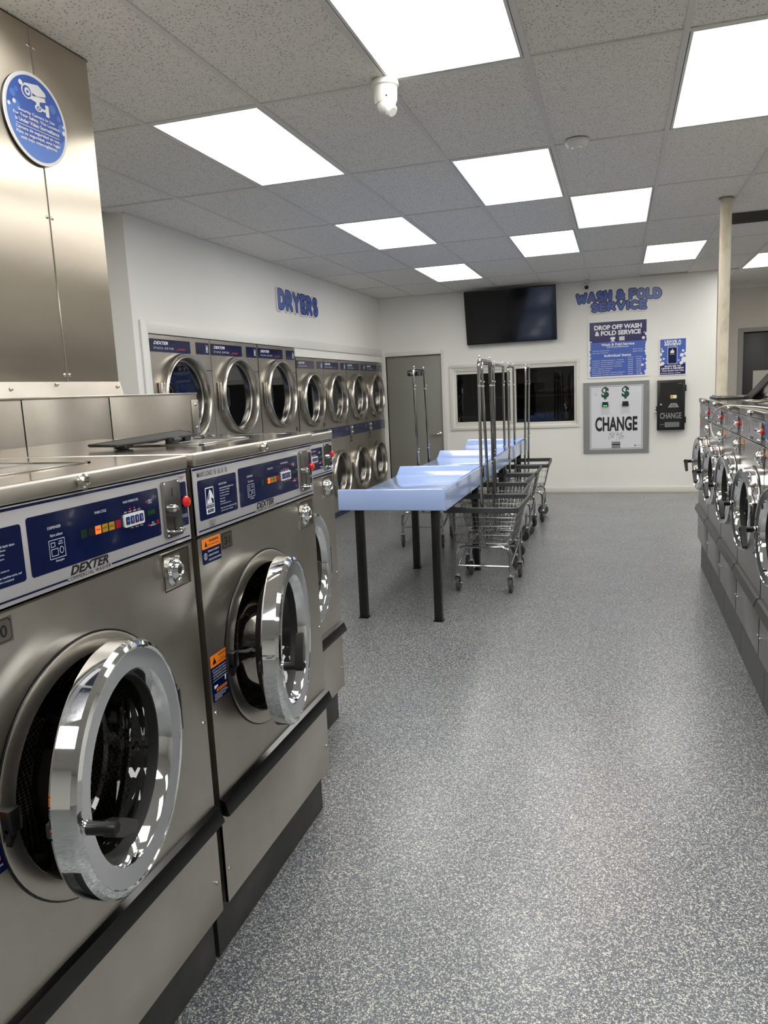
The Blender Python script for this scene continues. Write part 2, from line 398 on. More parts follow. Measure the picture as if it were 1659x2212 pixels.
for j in range(-6, 8):
    y = gy(j)
    if y < Y0 or y > YF: continue
    xa = XL if y > 4.73 else X0
    if y > YB: xa = XR
    m.box(xa, X1, y-.012, y+.012, HC+.001, HC+.03, 'tbar')
m.box(XL, XR, YB-.022, YB, HC-.002, HC+.03, 'tbar'); m.box(XL, XL+.022, 4.73, YB, HC-.002, HC+.03, 'tbar'); m.box(XR, X1, YF-.03, YF, HC-.06, HC+.03, 'tbar')
tag(m.build('trim_1'), kind='structure')
m = MB(); m.box(X0-.1, X1+.1, Y0-.1, YF+.3, HC+.35, HC+.40, 'dark_void'); tag(m.build('ceiling_deck'), kind='structure')

def wall(name, boxes, mt='wall'):
    m = MB()
    for b in boxes: m.box(*b, mt)
    return tag(m.build(name), kind='structure')
# back wall with door and window openings
DX0, DX1, DZ = -3.24, -2.415, 2.0
WX0, WX1, WZ0, WZ1 = -2.235, -.545, .96, 1.765
T = .14
wall('wall_back', [(XL-.8, DX0, YB, YB+T, 0, HC+.35), (DX0, DX1, YB, YB+T, DZ, HC+.35), (DX1, WX0, YB, YB+T, 0, HC+.35),
    (WX0, WX1, YB, YB+T, 0, WZ0), (WX0, WX1, YB, YB+T, WZ1, HC+.35), (WX1, XR, YB, YB+T, 0, HC+.35), (XR-.14, XR, YB+T, YF, 0, HC+.35)])
FD0, FD1, FDZ = 1.78, 2.70, 2.13
wall('wall_far', [(XR-.14, FD0, YF, YF+.14, 0, HC+.35), (FD0, FD1, YF, YF+.14, FDZ, HC+.35), (FD1, X1, YF, YF+.14, 0, HC+.35)], 'wall_far')
DY0 = 4.88
wall('wall_left', [(XL-.9, XL, 4.73, DY0, 0, HC+.35), (XL-.14, XL, DY0, 7.535, 2.015, HC+.35), (XL-.14, XL, 7.535, YB, 1.925, HC+.35), (XL-.9, XL-.8, DY0, YB, 0, HC+.35), (X0-.14, XL-.9, 4.73, 4.87, 0, HC+.35)])
wall('wall_side', [(X0-.14, X0, Y0, 4.73, 0, HC+.35)]); wall('wall_right', [(X1, X1+.14, Y0, YF+.14, 0, HC+.35)]); wall('wall_front', [(X0, X1, Y0-.14, Y0, 0, HC+.35)])
m = MB(); m.box(DX1+.06, XR, YB-.014, YB, 0, .075, 'off_white', .003); tag(m.build('baseboard_back'), kind='structure')
m = MB()   # casing around the dryer bank
m.box(XL, XL+.018, 4.80, 4.882, 0, 2.105, 'white_paint', .003); m.box(XL, XL+.018, 4.8825, YB, 2.015, 2.105, 'white_paint', .003)
tag(m.build('trim_2'), kind='structure')
m = MB()   # door casing
m.box(DX0-.07, DX0, YB-.012, YB+.06, 0, DZ+.06, 'white_paint', .003); m.box(DX1, DX1+.075, YB-.012, YB+.06, 0, DZ+.06, 'white_paint', .003); m.box(DX0, DX1, YB-.012, YB+.06, DZ, DZ+.06, 'white_paint', .003)
tag(m.build('trim_3'), kind='structure')
# door
d = MB(); d.box(DX0+.004, DX1-.004, YB+.03, YB+.075, .008, DZ-.004, 'door_grey', .002); door = tag(d.build('door_1'), kind='structure')
d = MB(); d.lathe([(0, 0), (.033, 0), (.033, .008), (.014, .014), (.012, .05), (0, .05)], (-2.478, YB+.03, .865), (0, -1, 0), 'screw', 20)
d.tube(rounded([(-2.478, YB-.015, .865), (-2.50, YB-.022, .865), (-2.60, YB-.015, .862)], .01), .009, 'screw', 8); d.build('door_handle', door)
FB = Fr((0, YB, 0), (1, 0, 0), (0, 0, 1))
# window
def f_win():
    m = MB(); yo = YB-.02
    o0, o1, p0, p1 = -2.305, -.505, .905, 1.83
    for a0, a1, b0, b1 in ((o0, o1, p1-.045, p1), (o0, o1, p0, p0+.04), (o0, o0+.05, p0+.04, p1-.045), (o1-.04, o1, p0+.04, p1-.045)): m.box(a0, a1, yo, YB+.002, b0, b1, 'off_white', .004)
    i0, i1, q0, q1 = WX0, WX1, WZ0, WZ1
    for a0, a1, b0, b1 in ((i0, i1, q1-.03, q1), (i0, i1, q0, q0+.03), (i0, i0+.03, q0+.03, q1-.03), (i1-.03, i1, q0+.03, q1-.03)): m.box(a0, a1, YB+.01, YB+.09, b0, b1, 'off_white', .003)
    m.box(-1.445, -1.365, YB-.004, YB+.10, q0+.03, q1-.03, 'off_white', .003)
    # sliding sash on the left half
    for a0, a1, b0, b1 in ((i0+.03, -1.445, q1-.07, q1-.03), (i0+.03, -1.445, q0+.03, q0+.06)): m.box(a0, a1, YB+.025, YB+.06, b0, b1, 'off_white', .002)
    wf = tag(m.build('window_1'), kind='structure')
    gpl = MB(); gpl.box(i0+.03, -1.445, YB+.04, YB+.046, q0+.06, q1-.07, 'glass_window'); gpl.build('window_pane', wf)
    gpl = MB(); gpl.box(-1.365, i1-.03, YB+.06, YB+.066, q0+.03, q1-.03, 'glass_window'); gpl.build('window_pane', wf)
f_win()
# office behind the window
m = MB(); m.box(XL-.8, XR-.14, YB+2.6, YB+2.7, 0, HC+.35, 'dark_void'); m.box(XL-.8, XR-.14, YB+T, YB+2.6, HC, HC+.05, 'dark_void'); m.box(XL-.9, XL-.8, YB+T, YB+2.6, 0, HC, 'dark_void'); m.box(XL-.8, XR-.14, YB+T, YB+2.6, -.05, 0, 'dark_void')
tag(m.build('wall_office'), kind='structure')
sh = empty('storage_shelf', (-1.3, YB+1.6, 0), label='dim metal storage shelf seen through the dark office window', cat='shelf')
for z in (.45, .92, 1.33, 1.72):
    m = MB(); m.box(-.95, .95, -.2, .2, z-.015, z+.015, 'zinc', .003); m.build('shelf_board', sh)
for x in (-.93, .93):
    for y in (-.19, .19):
        m = MB(); m.box(x-.015, x+.015, y-.015, y+.015, 0, 1.95, 'zinc'); m.build('post', sh)
bx = [('storage_bin', (-2.18+.02, YB+.32, 0), None)]
sf = empty('office_counter', (-1.4, YB+.40, 0), label='dark counter just inside the office window', cat='counter')
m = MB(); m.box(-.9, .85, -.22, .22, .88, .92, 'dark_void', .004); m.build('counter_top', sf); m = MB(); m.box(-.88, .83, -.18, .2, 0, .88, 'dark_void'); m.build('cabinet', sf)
m = MB()
vs = []
for z, s_ in ((.92, .08), (1.10, .11)): vs += [(-2.06-s_, YB+.30-.07, z), (-2.06+s_, YB+.30-.07, z), (-2.06+s_, YB+.30+.07, z), (-2.06-s_, YB+.30+.07, z)]
m.add(vs, [(3, 2, 1, 0), (0, 1, 5, 4), (1, 2, 6, 5), (2, 3, 7, 6), (3, 0, 4, 7)], 'off_white'); m.box(-2.18, -1.94, YB+.22, YB+.38, 1.095, 1.105, 'off_white')
tag(m.build('plastic_bin'), 'small pale plastic bin on the counter behind the left window pane', 'bin')
for k, (x, wd, ht, mt, lb) in enumerate(((-1.9, .34, .26, 'cardboard', 'brown box on the left of the shelf behind the office window'), (-1.35, .5, .2, 'linen', 'folded blue linen stack on the shelf behind the office window'), (-.72, .3, .24, 'cardboard', 'brown box on the right of the shelf behind the office window'))):
    m = MB(); m.box(x-wd/2, x+wd/2, YB+1.45, YB+1.75, .935, .935+ht, mt, .015)
    tag(m.build('storage_box' if mt == 'cardboard' else 'linen_stack'), lb, 'box' if mt == 'cardboard' else 'linen')
# far door
m = MB()
m.box(FD0-.07, FD0, YF-.02, YF+.1, 0, FDZ+.06, 'jamb_grey', .003); m.box(FD1, FD1+.07, YF-.02, YF+.1, 0, FDZ+.06, 'jamb_grey', .003); m.box(FD0, FD1, YF-.02, YF+.1, FDZ, FDZ+.06, 'jamb_grey', .003); tag(m.build('trim_4'), kind='structure')
m = MB(); m.box(FD0+.004, FD1-.004, YF+.04, YF+.085, .008, FDZ-.004, 'door_dark', .002); tag(m.build('door_2'), kind='structure')
m = MB(); m.box(1.93, 2.35, YF+.034, YF+.039, 1.1, 1.56, 'paper'); tag(m.build('paper_notice'), 'plain off-white paper notice taped on the dark far door', 'notice')

# ceiling panels
FC = Fr((0, 0, HC), (1, 0, 0), (0, -1, 0))
order = 0
LNAME = {(0, -1): 'large glowing ceiling panel at the top edge, before the dome camera', (2, 0): 'glowing ceiling panel cut by the right edge, near the top corner', (-2, 0): 'glowing ceiling panel beside the steel column, left of the dome camera',
 (0, 1): 'glowing ceiling panel beyond the dome camera, left of the smoke detector', (1, 2): 'slightly pinkish ceiling panel between its whiter neighbours', (-2, 2): 'second glowing panel in the left row, above the dryer wall',
 (0, 3): 'glowing ceiling panel just past and left of the pinkish one', (-2, 4): 'smallest farthest glowing panel of the left row, left of the television', (2, 4): 'glowing ceiling panel just left of the top of the cream pole', (4, 5): 'far ceiling panel right of the cream pole, cut by the edge'}
for (i, j) in lights:
    a0, a1, b0, b1 = gx(i)+.016, gx(i+1)-.016, gy(j)+.016, gy(j+1)-.016
    if not inroom((a0+a1)/2, (b0+b1)/2): continue
    t = empty('ceiling_light', ((a0+a1)/2, (b0+b1)/2, HC), label=LNAME.get((i, j), 'glowing ceiling panel outside the frame'), cat='ceiling light', group='ceiling light panels')
    hw, hd = (a1-a0)/2, (b1-b0)/2
    m = MB()
    for q in ((-hw, hw, -hd, -hd+.012), (-hw, hw, hd-.012, hd), (-hw, -hw+.012, -hd+.012, hd-.012), (hw-.012, hw, -hd+.012, hd-.012)): m.box(*q, .002, .03, 'white_paint')
    m.box(-hw, hw, -hd, hd, .03, .06, 'white_paint')
    m.build('frame', t)
    m = MB(); m.box(-hw+.012, hw-.012, -hd+.012, hd-.012, .006, .012, 'diffuser_warm' if (i, j) == (1, 2) else 'diffuser'); m.build('diffuser', t)
# return-air grille
t = empty('air_vent', (gx(3)+.3025, gy(3)+.27, HC), label='dark perforated return-air grille in the ceiling right of the cream pole', cat='vent')
m = MB(); m.box(-.285, .285, -.25, .26, .02, .03, 'dark_void'); m.build('backing', t)
m = MB()
for k in range(24): m.box(-.285, .285, -.245+k*.021, -.239+k*.021, .0, .016, 'grille')
for k in range(28): m.box(-.285+k*.021, -.28+k*.021, -.25, .26, .004, .012, 'grille')
m.box(-.29, .29, .26, .285, 0, .02, 'tbar'); m.build('grille', t)
# smoke detector, dome camera, bullet camera
m = MB(); m.lathe([(0, 0), (.062, 0), (.064, .012), (.05, .03), (.045, .034), (.028, .036), (.026, .045), (0, .046)], (-.222, 4.53, HC), (0, 0, -1), 'white_plastic', 32)
tag(m.build('smoke_detector'), 'round white smoke detector on a ceiling tile near the middle', 'smoke detector')
t = empty('dome_camera', (-.962, 3.34, HC), label='white dome security camera hanging below the largest ceiling panel', cat='security camera')
m = MB(); m.lathe([(0, 0), (.058, 0), (.06, .02), (.052, .026), (.05, .075), (.044, .09), (0, .09)], (0, 0, 0), (0, 0, -1), 'white_plastic', 32); m.build('housing', t)
m = MB(); m.sphere((.004, -.004, -.095), .04, 'white_plastic', 24, 16); m.build('camera_ball', t)
m = MB(); m.lathe([(0, .02), (.026, .02), (.026, .045), (.02, .05), (0, .05)], (.004, -.004, -.097), (.6, -.3, -.7), 'white_plastic', 20); m.box(.012, .02, -.048, -.043, -.075, -.068, 'black'); m.build('lens_hood', t)
t = empty('bullet_camera', (-.405, YB-.09, HC), label='small white bullet security camera above the wash and fold lettering', cat='security camera')
m = MB(); m.cyl((0, 0, 0), (0, 0, -1), .035, .022, 'white_plastic', 20, .003); m.tube([(0, 0, -.02), (0, -.01, -.045)], .012, 'white_plastic'); m.build('bracket', t)
m = MB(); m.lathe([(0, -.06), (.03, -.06), (.034, -.05), (.034, .05), (.028, .055)], (0, -.02, -.065), (.05, -.8, -.5), 'white_plastic', 24); m.build('housing', t)
m = MB(); m.lathe([(.028, .05), (.027, .052), (.012, .048), (0, .05)], (0, -.02, -.065), (.05, -.8, -.5), 'black_gloss', 24); m.build('lens', t)
# pole
m = MB(); m.lathe([(.041, 0), (.041, HC+.02)], (.772, 6.46, 0), (0, 0, 1), 'cream', 32); m.lathe([(.041, HC-.001), (.055, HC-.001)], (.772, 6.46, 0), (0, 0, 1), 'black', 24)
tag(m.build('support_pole'), 'worn cream painted steel pole rising behind the right washers to the ceiling', 'pole')

# ================================================================== WASHERS
def horse(m, F, a, b, w, h, n, light, dark):
    m.rect(F, a, a+w, b, b+h, n, light, w*.08)
    m.rect(F, a+w*.07, a+w*.93, b+h*.36, b+h*.96, n+.0003, dark)
    P = [(.12, .38), (.18, .55), (.30, .68), (.42, .82), (.5, .93), (.56, .88), (.68, .86), (.78, .74), (.90, .62), (.88, .55), (.78, .55), (.66, .62), (.62, .55), (.70, .46), (.74, .38)]
    m.poly(F, [(a+w*x, b+h*y) for x, y in P], n+.0006, light)
    m.poly(F, [(a+w*x, b+h*y) for x, y in [(.26, .56), (.38, .72), (.47, .80), (.42, .66), (.33, .5)]], n+.0009, dark)
    m.rect(F, a+w*.05, a+w*.95, b+h*.22, b+h*.33, n+.0003, dark); m.text(F, 'THOROUGHBRED', a+w*.09, b+h*.25, w*.82, h*.055, n+.0006, light)
    m.text(F, '600', a+w*.12, b+h*.04, w*.76, h*.15, n+.0006, dark, .04)
def screw(m, F, a, b, n, r=.006):
    m.lathe([(r, 0), (r*.9, .002), (r*.5, .0035), (0, .004)], F.p(a, b, n), F.N, 'screw', 14)
    m.disc(F, a, b, r*.3, r*.3, n+.0043, 'steel_dark', 6)

def washer(loc, rz, label, group, W, H, zk, zs, zc, yc, RR, z_ctl, z_cap, depth, theta, style, number=None, st='steel', lid_open=False, kickx=-.04, stick=True, hs=1.0, dyh=0.):
    root = empty('washing_machine', loc, rz, label=label, cat='washing machine', group=group)
    e = .005; Rh = RR*.845
    # cabinet
    m = MB(); m.plate_hole(e, W-e, zs+.012, z_ctl, yc, zc, RR*.9, st)
    for yy in (e, W-e): m.add([(0, yy, zk), (-depth, yy, zk), (-depth, yy, z_cap), (0, yy, z_cap)], [(0, 1, 2, 3)], st)
    m.add([(-depth, e, zk), (-depth, W-e, zk), (-depth, W-e, z_cap), (-depth, e, z_cap)], [(0, 1, 2, 3)], st)
    m.add([(0, e, zk), (0, W-e, zk), (-depth, W-e, zk), (-depth, e, zk)], [(0, 1, 2, 3)], st)
    m.box(-.004, .0015, e, W-e, z_ctl-.004, z_ctl, 'steel_top')
    screw(m, FX, .022, zs+.25, 0); screw(m, FX, W-.022, zs+.25, 0)
    m.build('cabinet', root)
    m = MB(); m.box(-.01, 0, e, W-e, zk, zs-.028, st, .0015); screw(m, FX, .022, zk+.09, 0); screw(m, FX, W-.022, zk+.09, 0); m.build('lower_panel', root)
    m = MB(); m.box(-depth+.06, kickx, 0.001, W-.001, 0, zk+.02, 'kick' if style == 'blue' else 'kick_grey'); m.build('plinth', root)
    m = MB(); sm = 'black_strip' if style == 'blue' else 'strip_grey'
    pr = [(0, zs+.016), (.014, zs+.010), (.026, zs-.022), (.026, zs-.028), (.018, zs-.031), (0, zs-.028)]
    vs = [(x, yy, z) for yy in (.004, W-.004) for x, z in pr]; k = len(pr)
    m.add(vs, [tuple(reversed(range(k))), tuple(range(k, 2*k))]+[(i, (i+1) % k, (i+1) % k+k, i+k) for i in range(k)], sm); m.build('kick_strip', root)
    # lid
    m = MB(); m.box(-depth, .010, e, W-e, z_cap, H, st, .005, 3); m.box(-depth+.01, .001, e+.008, W-e-.008, H-.002, H+.0006, 'steel_lid', 0); m.build('top_cover', root)
    m = MB(); m.lathe([(.014, 0), (.016, .004), (.015, .010), (.011, .015), (.007, .015), (.006, .012), (0, .012)], (.010, .38 if style == 'blue' else W*.5, (z_cap+H)/2), (1, 0, 0), 'screw', 24)
    m.box(.0225, .0235, (.38 if style == 'blue' else W*.5)-.004, (.38 if style == 'blue' else W*.5)+.004, (z_cap+H)/2-.001, (z_cap+H)/2+.001, 'black'); m.build('lid_lock', root)
    # dispenser tray
    dy0, dy1 = (.30, .60)
    m = MB()
    for q in ((-.42, -.14, dy0, dy0+.012), (-.42, -.14, dy1-.012, dy1), (-.42, -.408, dy0, dy1), (-.152, -.14, dy0, dy1)): m.box(*q, H-.001, H+.004, 'steel_top', .001)
    m.box(-.408, -.152, dy0+.012, dy1-.012, H-.001, H+.001, 'chrome_satin'); m.box(-.29, -.286, dy0+.012, dy1-.012, H, H+.0035, 'steel_top')
    m.build('dispenser_tray', root)
    # control panel
    m = MB(); za, zb = z_ctl+.004, z_cap-.003; F = FX; hh = zb-za
    pm = 'panel_grey' if style == 'blue' else 'panel_silver'
    m.box(-.006, .0025, e, W-e, za, zb, pm, .001); n0 = .0030
    bm = 'navy' if style == 'blue' else 'panel_silver_dark'; tm = 'text_white' if style == 'blue' else 'text_black'
    def zz(q): return za+hh*q
    m.rect(F, .004, W-.004, zz(.955), zz(.985), n0, 'navy' if style == 'blue' else pm)
    k = W/.768
    m.rect(F, .022*k, .222*k, zz(.20), zz(.80), n0, bm, .006); m.rect(F, .235*k, .640*k, zz(.20), zz(.84), n0, bm, .006); m.rect(F, .727*k, .757*k, zz(.22), zz(.84), n0, 'navy', .004)
    m.text(F, 'MAXI LOAD', .024*k, zz(.845), .075*k, hh*.075, n0, 'text_grey', .01)
    for q in range(4):
        c_ = .108*k+q*.019
        for r_ in range(3): m.line(F, (c_, zz(.85)+r_*.0045), (c_+.011, zz(.85)+r_*.0045), .001, n0, 'text_grey'); m.line(F, (c_+r_*.005, zz(.84)), (c_+r_*.005, zz(.90)), .001, n0, 'text_grey')
        m.line(F, (c_, zz(.90)), (c_+.006, zz(.93)), .001, n0, 'text_grey')
    if style == 'blue':
        m.line(F, (.012, zz(.055)), (.322*k, zz(.055)), .0035, n0, 'navy'); m.line(F, (.455*k, zz(.055)), (W-.012, zz(.055)), .0035, n0, 'navy')
    m.text(F, 'DEXTER', .332*k, zz(.085), .115*k, hh*.105, n0, 'text_black', .035, .35); m.text(F, 'COMMERCIAL WASHER', .322*k, zz(.03), .13*k, hh*.042, n0, 'text_black', 0, 0, 'L', 0, 0, 1.1)
    n1 = n0+.0004
    horse(m, F, .055*k, zz(.27), .042*k, hh*.40, n1, 'text_white', 'navy')
    m.text(F, 'INSTRUCTIONS', .125*k, zz(.66), .042*k, hh*.028, n1, tm)
    for q, s_ in enumerate(('Load machine and latch door.', 'Add detergent and softener', 'into dispenser of machine.', 'Select wash temperature.', 'Insert coin(s).', 'Press start', '  button. Door light comes on.', 'Door locks when machine starts, and', 'unlocks when cycle is completed.')):
        m.text(F, s_, .128*k, zz(.60-.042*q-(.02 if q > 6 else 0)), None, hh*.026, n1, tm)
    m.frame(F, .065*k, .095*k, zz(.075), zz(.165), .001, n0, 'text_grey'); m.text(F, 'MADE IN', .080*k, zz(.125), .022, .004, n0, 'text_grey', 0, 0, 'C'); m.text(F, 'USA', .080*k, zz(.088), .018, .005, n0, 'text_grey', .03, 0, 'C')
    # dispenser diagram
    m.text(F, 'DISPENSER', .285*k, zz(.66), .035*k, hh*.03, n1, tm); m.text(F, 'Fabric softener', .290*k, zz(.575), .033*k, hh*.03, n1, tm)
    m.frame(F, .284*k, .326*k, zz(.33), zz(.54), .0009, n1, tm); m.frame(F, .289*k, .300*k, zz(.46), zz(.51), .0009, n1, tm); m.frame(F, .289*k, .307*k, zz(.36), zz(.44), .0009, n1, tm)
    m.disc(F, .316*k, zz(.41), .0055, .0065, n1, tm, 20); m.disc(F, .316*k, zz(.41), .0044, .0054, n1+.0002, bm, 20); m.text(F, 'Add', .315*k, zz(.50), .009, .003, n1, tm, 0, 0, 'C'); m.text(F, 'Bleach', .315*k, zz(.475), .012, .003, n1, tm, 0, 0, 'C')
    m.text(F, 'Detergent', .298*k, zz(.285), .022*k, hh*.03, n1, tm)
    m.text(F, 'WASH CYCLE', .418*k, zz(.70), .036*k, hh*.032, n1, tm); m.text(F, 'WASH TEMPERATURE', .510*k, zz(.74), .054*k, hh*.03, n1, tm)
    if style == 'blue':
        for q, mm in enumerate(('lamp_green', 'lamp_off_brown', 'lamp_orange', 'lamp_yellow', 'lamp_yellow', 'lamp_red')):
            c_ = (.372+q*.0215)*k; m.rect(F, c_, c_+.018, zz(.46), zz(.56), n1, mm)
            if q in (2, 3, 4): m.text(F, ('WASH', 'RINSE', 'FINAL')[q-2], c_+.009, zz(.50), .013, .004, n1+.0002, 'text_black', 0, 0, 'C')
    m.text(F, 'INSERT\nCOINS', .598*k, zz(.66), .015, .009, n1, tm); m.text(F, 'TIME\nREMAINING', .600*k, zz(.36), .020, .009, n1, tm)
    m.disc(F, .592*k, zz(.69), .0016, .0016, n1, 'led_red', 10); m.disc(F, .594*k, zz(.38), .0016, .0016, n1, 'led_red', 10)
    if style == 'blue': m.rect(F, .588*k, .628*k, zz(.50), zz(.58), n1, 'display'); m.text(F, '5:00', .608*k, zz(.515), .026, .010, n1+.0002, 'display_digit', 0, 0, 'C'); m.rect(F, .624*k, .635*k, zz(.36), zz(.42), n1, 'lamp_red')
    m.text(F, 'EMERGENCY\nSTOP', .742*k, zz(.875), .026, .008, n0, 'text_red', 0, 0, 'C'); m.text(F, 'Push and hold\nfor 3 seconds', .742*k, zz(.34), .022, .008, n1, 'text_white', 0, 0, 'C')
    cp = m.build('control_panel', root)
    m = MB(); kx0, kx1 = .506*k, .576*k; m.rect(F, kx0, kx1, zz(.44), zz(.60), n0+.004, 'white_plastic', .004, .004)
    for q in range(4):
        c_ = kx0+.004+q*(kx1-kx0-.006)/4; m.rect(F, c_, c_+.0125, zz(.47), zz(.57), n0+.0052, 'key_blue', .002, .001)
        if q == 0: m.poly(F, [(c_+.0015, zz(.52)), (c_+.006, zz(.54)), (c_+.010, zz(.52)), (c_+.006, zz(.495))], n0+.0056, 'led_green' if False else 'zinc')
        else: m.line(F, (c_+.006, zz(.49)), (c_+.006, zz(.55)), .0016, n0+.0056, 'text_white'); m.disc(F, c_+.006, zz(.49), .002, .002, n0+.0058, 'text_red', 8)
    for q, s_ in enumerate(('START', 'HOT', 'WARM', 'COLD')):
        c_ = kx0+.010+q*(kx1-kx0-.006)/4; m.text(F, s_, c_, zz(.615), .010, .0035, n1, tm, 0, 0, 'C')
        if q: m.disc(F, c_, zz(.66), .0014, .0014, n1, 'led_red' if q == 2 or q == 1 else 'lamp_red', 10)
    for q, s_ in enumerate(('Heavy', 'Normal', 'Delicate')): m.text(F, s_, kx0+.028+q*.017, zz(.405), .010, .0035, n1, tm, 0, 0, 'C')
    m.build('keypad', cp)
    m = MB(); p0, p1 = .652*k, .720*k; m.rect(F, p0, p1, zz(.13), zz(.90), n0+.007, 'coin_steel', .006, .007)
    pc = (p0+p1)/2; nn_ = n0+.0074
    m.rect(F, pc-.001, pc+.001, zz(.68), zz(.80), nn_, 'black'); m.rect(F, pc-.0015, pc+.0015, zz(.20), zz(.40), nn_, 'black')
    for q in ((p0+.006, zz(.16)), (p1-.006, zz(.87)), (p0+.006, zz(.87))): m.lathe([(.003, 0), (.002, .0015), (0, .002)], F.p(*q, nn_-.0004), F.N, 'screw', 8)
    m.lathe([(.009, 0), (.009, .006), (.007, .008), (.006, .013), (0, .014)], F.p(pc-.002, zz(.52), nn_-.0004), F.N, 'chrome', 20)
    m.tube(arcpts(F.p(pc, zz(.215), nn_), (0, 1, 0), (1, 0, 0), .022, 0, math.pi, 10), .0022, 'chrome', 6)
    m.build('coin_plate', cp)
    m = MB(); m.lathe([(.008, 0), (.008, .004), (.0135, .005), (.014, .009), (.011, .013), (0, .015)], F.p(.742*k, zz(.56), n0), F.N, 'red', 24); m.build('emergency_button', cp)
    # coin box lock in its recess
    m = MB(); l0, l1, b0, b1 = W-.132*k, W-.028*k, z_ctl-.095, z_ctl-.012
    for q in ((l0-.004, l1+.004, b1, b1+.004), (l0-.004, l1+.004, b0-.004, b0), (l0-.004, l0, b0, b1), (l1, l1+.004, b0, b1)): m.rect(F, q[0], q[1], q[2], q[3], .003, 'steel_top', .0015, .003)
    m.rect(F, l0, l1, b0, b1, .0006, 'steel_bulk'); m.rect(F, l0+.004, l0+.070, b0+.004, b1-.004, .0012, st)
    cx, cz = l0+.036, (b0+b1)/2
    m.lathe([(.026, 0), (.0265, .006), (.023, .016), (.014, .024), (.011, .021), (0, .021)], F.p(cx-.002, cz+.004, .0015), F.N, 'chrome', 32)
    m.lathe([(.023, 0), (.023, .005), (.016, .012), (0, .014)], F.p(cx-.004, cz-.012, .0015), F.N, 'chrome', 24)
    m.rect(F, cx-.0035, cx-.0005, cz-.001, cz+.009, .0228, 'black')
    for q in (cz+.026, cz-.026): m.lathe([(.005, 0), (.0045, .004), (0, .006)], F.p(l0+.060, q, .0015), F.N, 'screw', 12)
    m.build('coin_box_lock', root)
    # porthole collar and drum
    Rc = RR
    m = MB(); m.lathe([(Rc+.003, .0006), (Rc, .0008), (Rc-.001, .004), (Rc-.006, .006), (Rh+.003, .006), (Rh, .004), (Rh-.002, -.012), (Rh+.004, -.02)], (0, yc, zc), (1, 0, 0), ['black', 'black', st, st, 'steel_ring', 'steel_ring', 'steel_ring'], 72)
    m.build('porthole_collar', root)
    m = MB(); m.lathe([(Rh+.004, -.02), (Rh-.006, -.026), (Rh-.006, -.034), (Rh+.016, -.040), (Rh+.016, -.40), (.0, -.40)], (0, yc, zc), (1, 0, 0), ['steel_dark', 'steel_ring', 'steel_dark', 'drum', 'drum'], 64)
    for q in range(3):
        a_ = q*2*math.pi/3+.5
        vv = Matrix.Translation((0, yc, zc)) @ Matrix.Rotation(a_, 4, 'X'); m.box(-.39, -.07, -.02, .02, Rh-.035, Rh+.017, 'black', .008, 2, vv)
    m.build('drum', root, loc=(0, yc, zc))
    m = MB(); la = math.pi*.985; m.box(-.004, .024, yc-Rc*.985, yc-Rc*.985+.03, zc-.012, zc+.034, 'black', .006); m.poly(Fr((.022, yc-Rc*.985, zc), (0, 1, 0), (0, 0, 1)), [(.0, -.03), (.026, .0), (.0, .0)], .0, 'black', .012); m.build('door_latch', root)
    # door, hinged on its right
    yh = yc+RR-.022+dyh
    dr = MB(); Rd = RR*.953; off = .045
    # in door space: x = out of the face, y to the right, hinge at origin
    cyd = -Rd
    O = (0, cyd, 0)
    prof = [(Rd-.012, -.052), (Rd-.002, -.050), (Rd, -.046), (Rd-.001, -.012), (Rd*.975, -.003), (Rd*.945, .001), (Rd*.93, .001), (Rd*.92, -.001), (Rd*.765, -.005), (Rd*.755, -.008), (Rd*.735, -.018), (Rd*.715, -.031)]
    dr.lathe(prof, O, (1, 0, 0), ['chrome']*7+['chrome_satin', 'chrome', 'chrome', 'chrome'], 96)
    dr.lathe([(Rd*.715, -.031), (Rd*.70, -.032), (Rd*.685, -.050), (Rd*.665, -.080), (Rd*.69, -.083), (Rd*.80, -.064), (Rd-.012, -.052)], O, (1, 0, 0), ['black_rubber', 'black_rubber', 'black_rubber', 'black_rubber', 'black_rubber', 'black'], 72)
    door = dr.build('door', root, sharp=17)
    door.location = (off, yh, zc); door.rotation_euler = (0, 0, theta)
    m = MB(); m.lathe([(Rd*.684, -.052), (Rd*.67, -.062), (Rd*.66, -.075), (Rd*.645, -.080), (Rd*.63, -.115), (Rd*.61, -.135), (Rd*.58, -.142), (Rd*.3, -.146), (0, -.146)], O, (1, 0, 0), 'glass_door', 64); m.build('door_glass', door)
    m = MB(); yl = -2*Rd
    m.box(-.060, -.012, yl+.004, yl+.034, -.012, .016, 'latch_brown', .004)
    m.lathe([(.012, 0), (.0135, .004), (.012, .006), (.012, .036), (.014, .040), (.014, .058), (.005, .063), (0, .063)], (0, yl+.022, 0), (1, 0, 0), ['chrome', 'chrome', 'black', 'black', 'black', 'black', 'black'], 20)
    hd = Vector((0, math.cos(hs), math.sin(hs)))
    c0 = Vector((.048, yl+.022, 0)); side = Vector((1, 0, 0)).cross(hd)
    vs = []
    for q, (dd, hw_) in enumerate(((-.006, .014), (.02, .016), (.082, .010), (.086, .006))):
        for sx_, sw in ((-.011, -1), (.011, -1), (.011, 1), (-.011, 1)): vs.append(c0+hd*dd+Vector((sx_*(1 if q < 2 else .8), 0, 0))+side*hw_*sw)
    fs = [(3, 2, 1, 0), (12, 13, 14, 15)]
    for q in range(3):
        for r_ in range(4): fs.append((q*4+r_, q*4+(r_+1) % 4, q*4+4+(r_+1) % 4, q*4+4+r_))
    m.add(vs, fs, 'black'); m.build('door_handle', door)
    m = MB(); m.box(-.034, -.006, -.03, .016, -.05, .05, 'steel_dark', .004); m.tube([(-.02, .012, -.06), (-.02, .012, .06)], .008, 'steel_dark'); m.build('hinge', door)
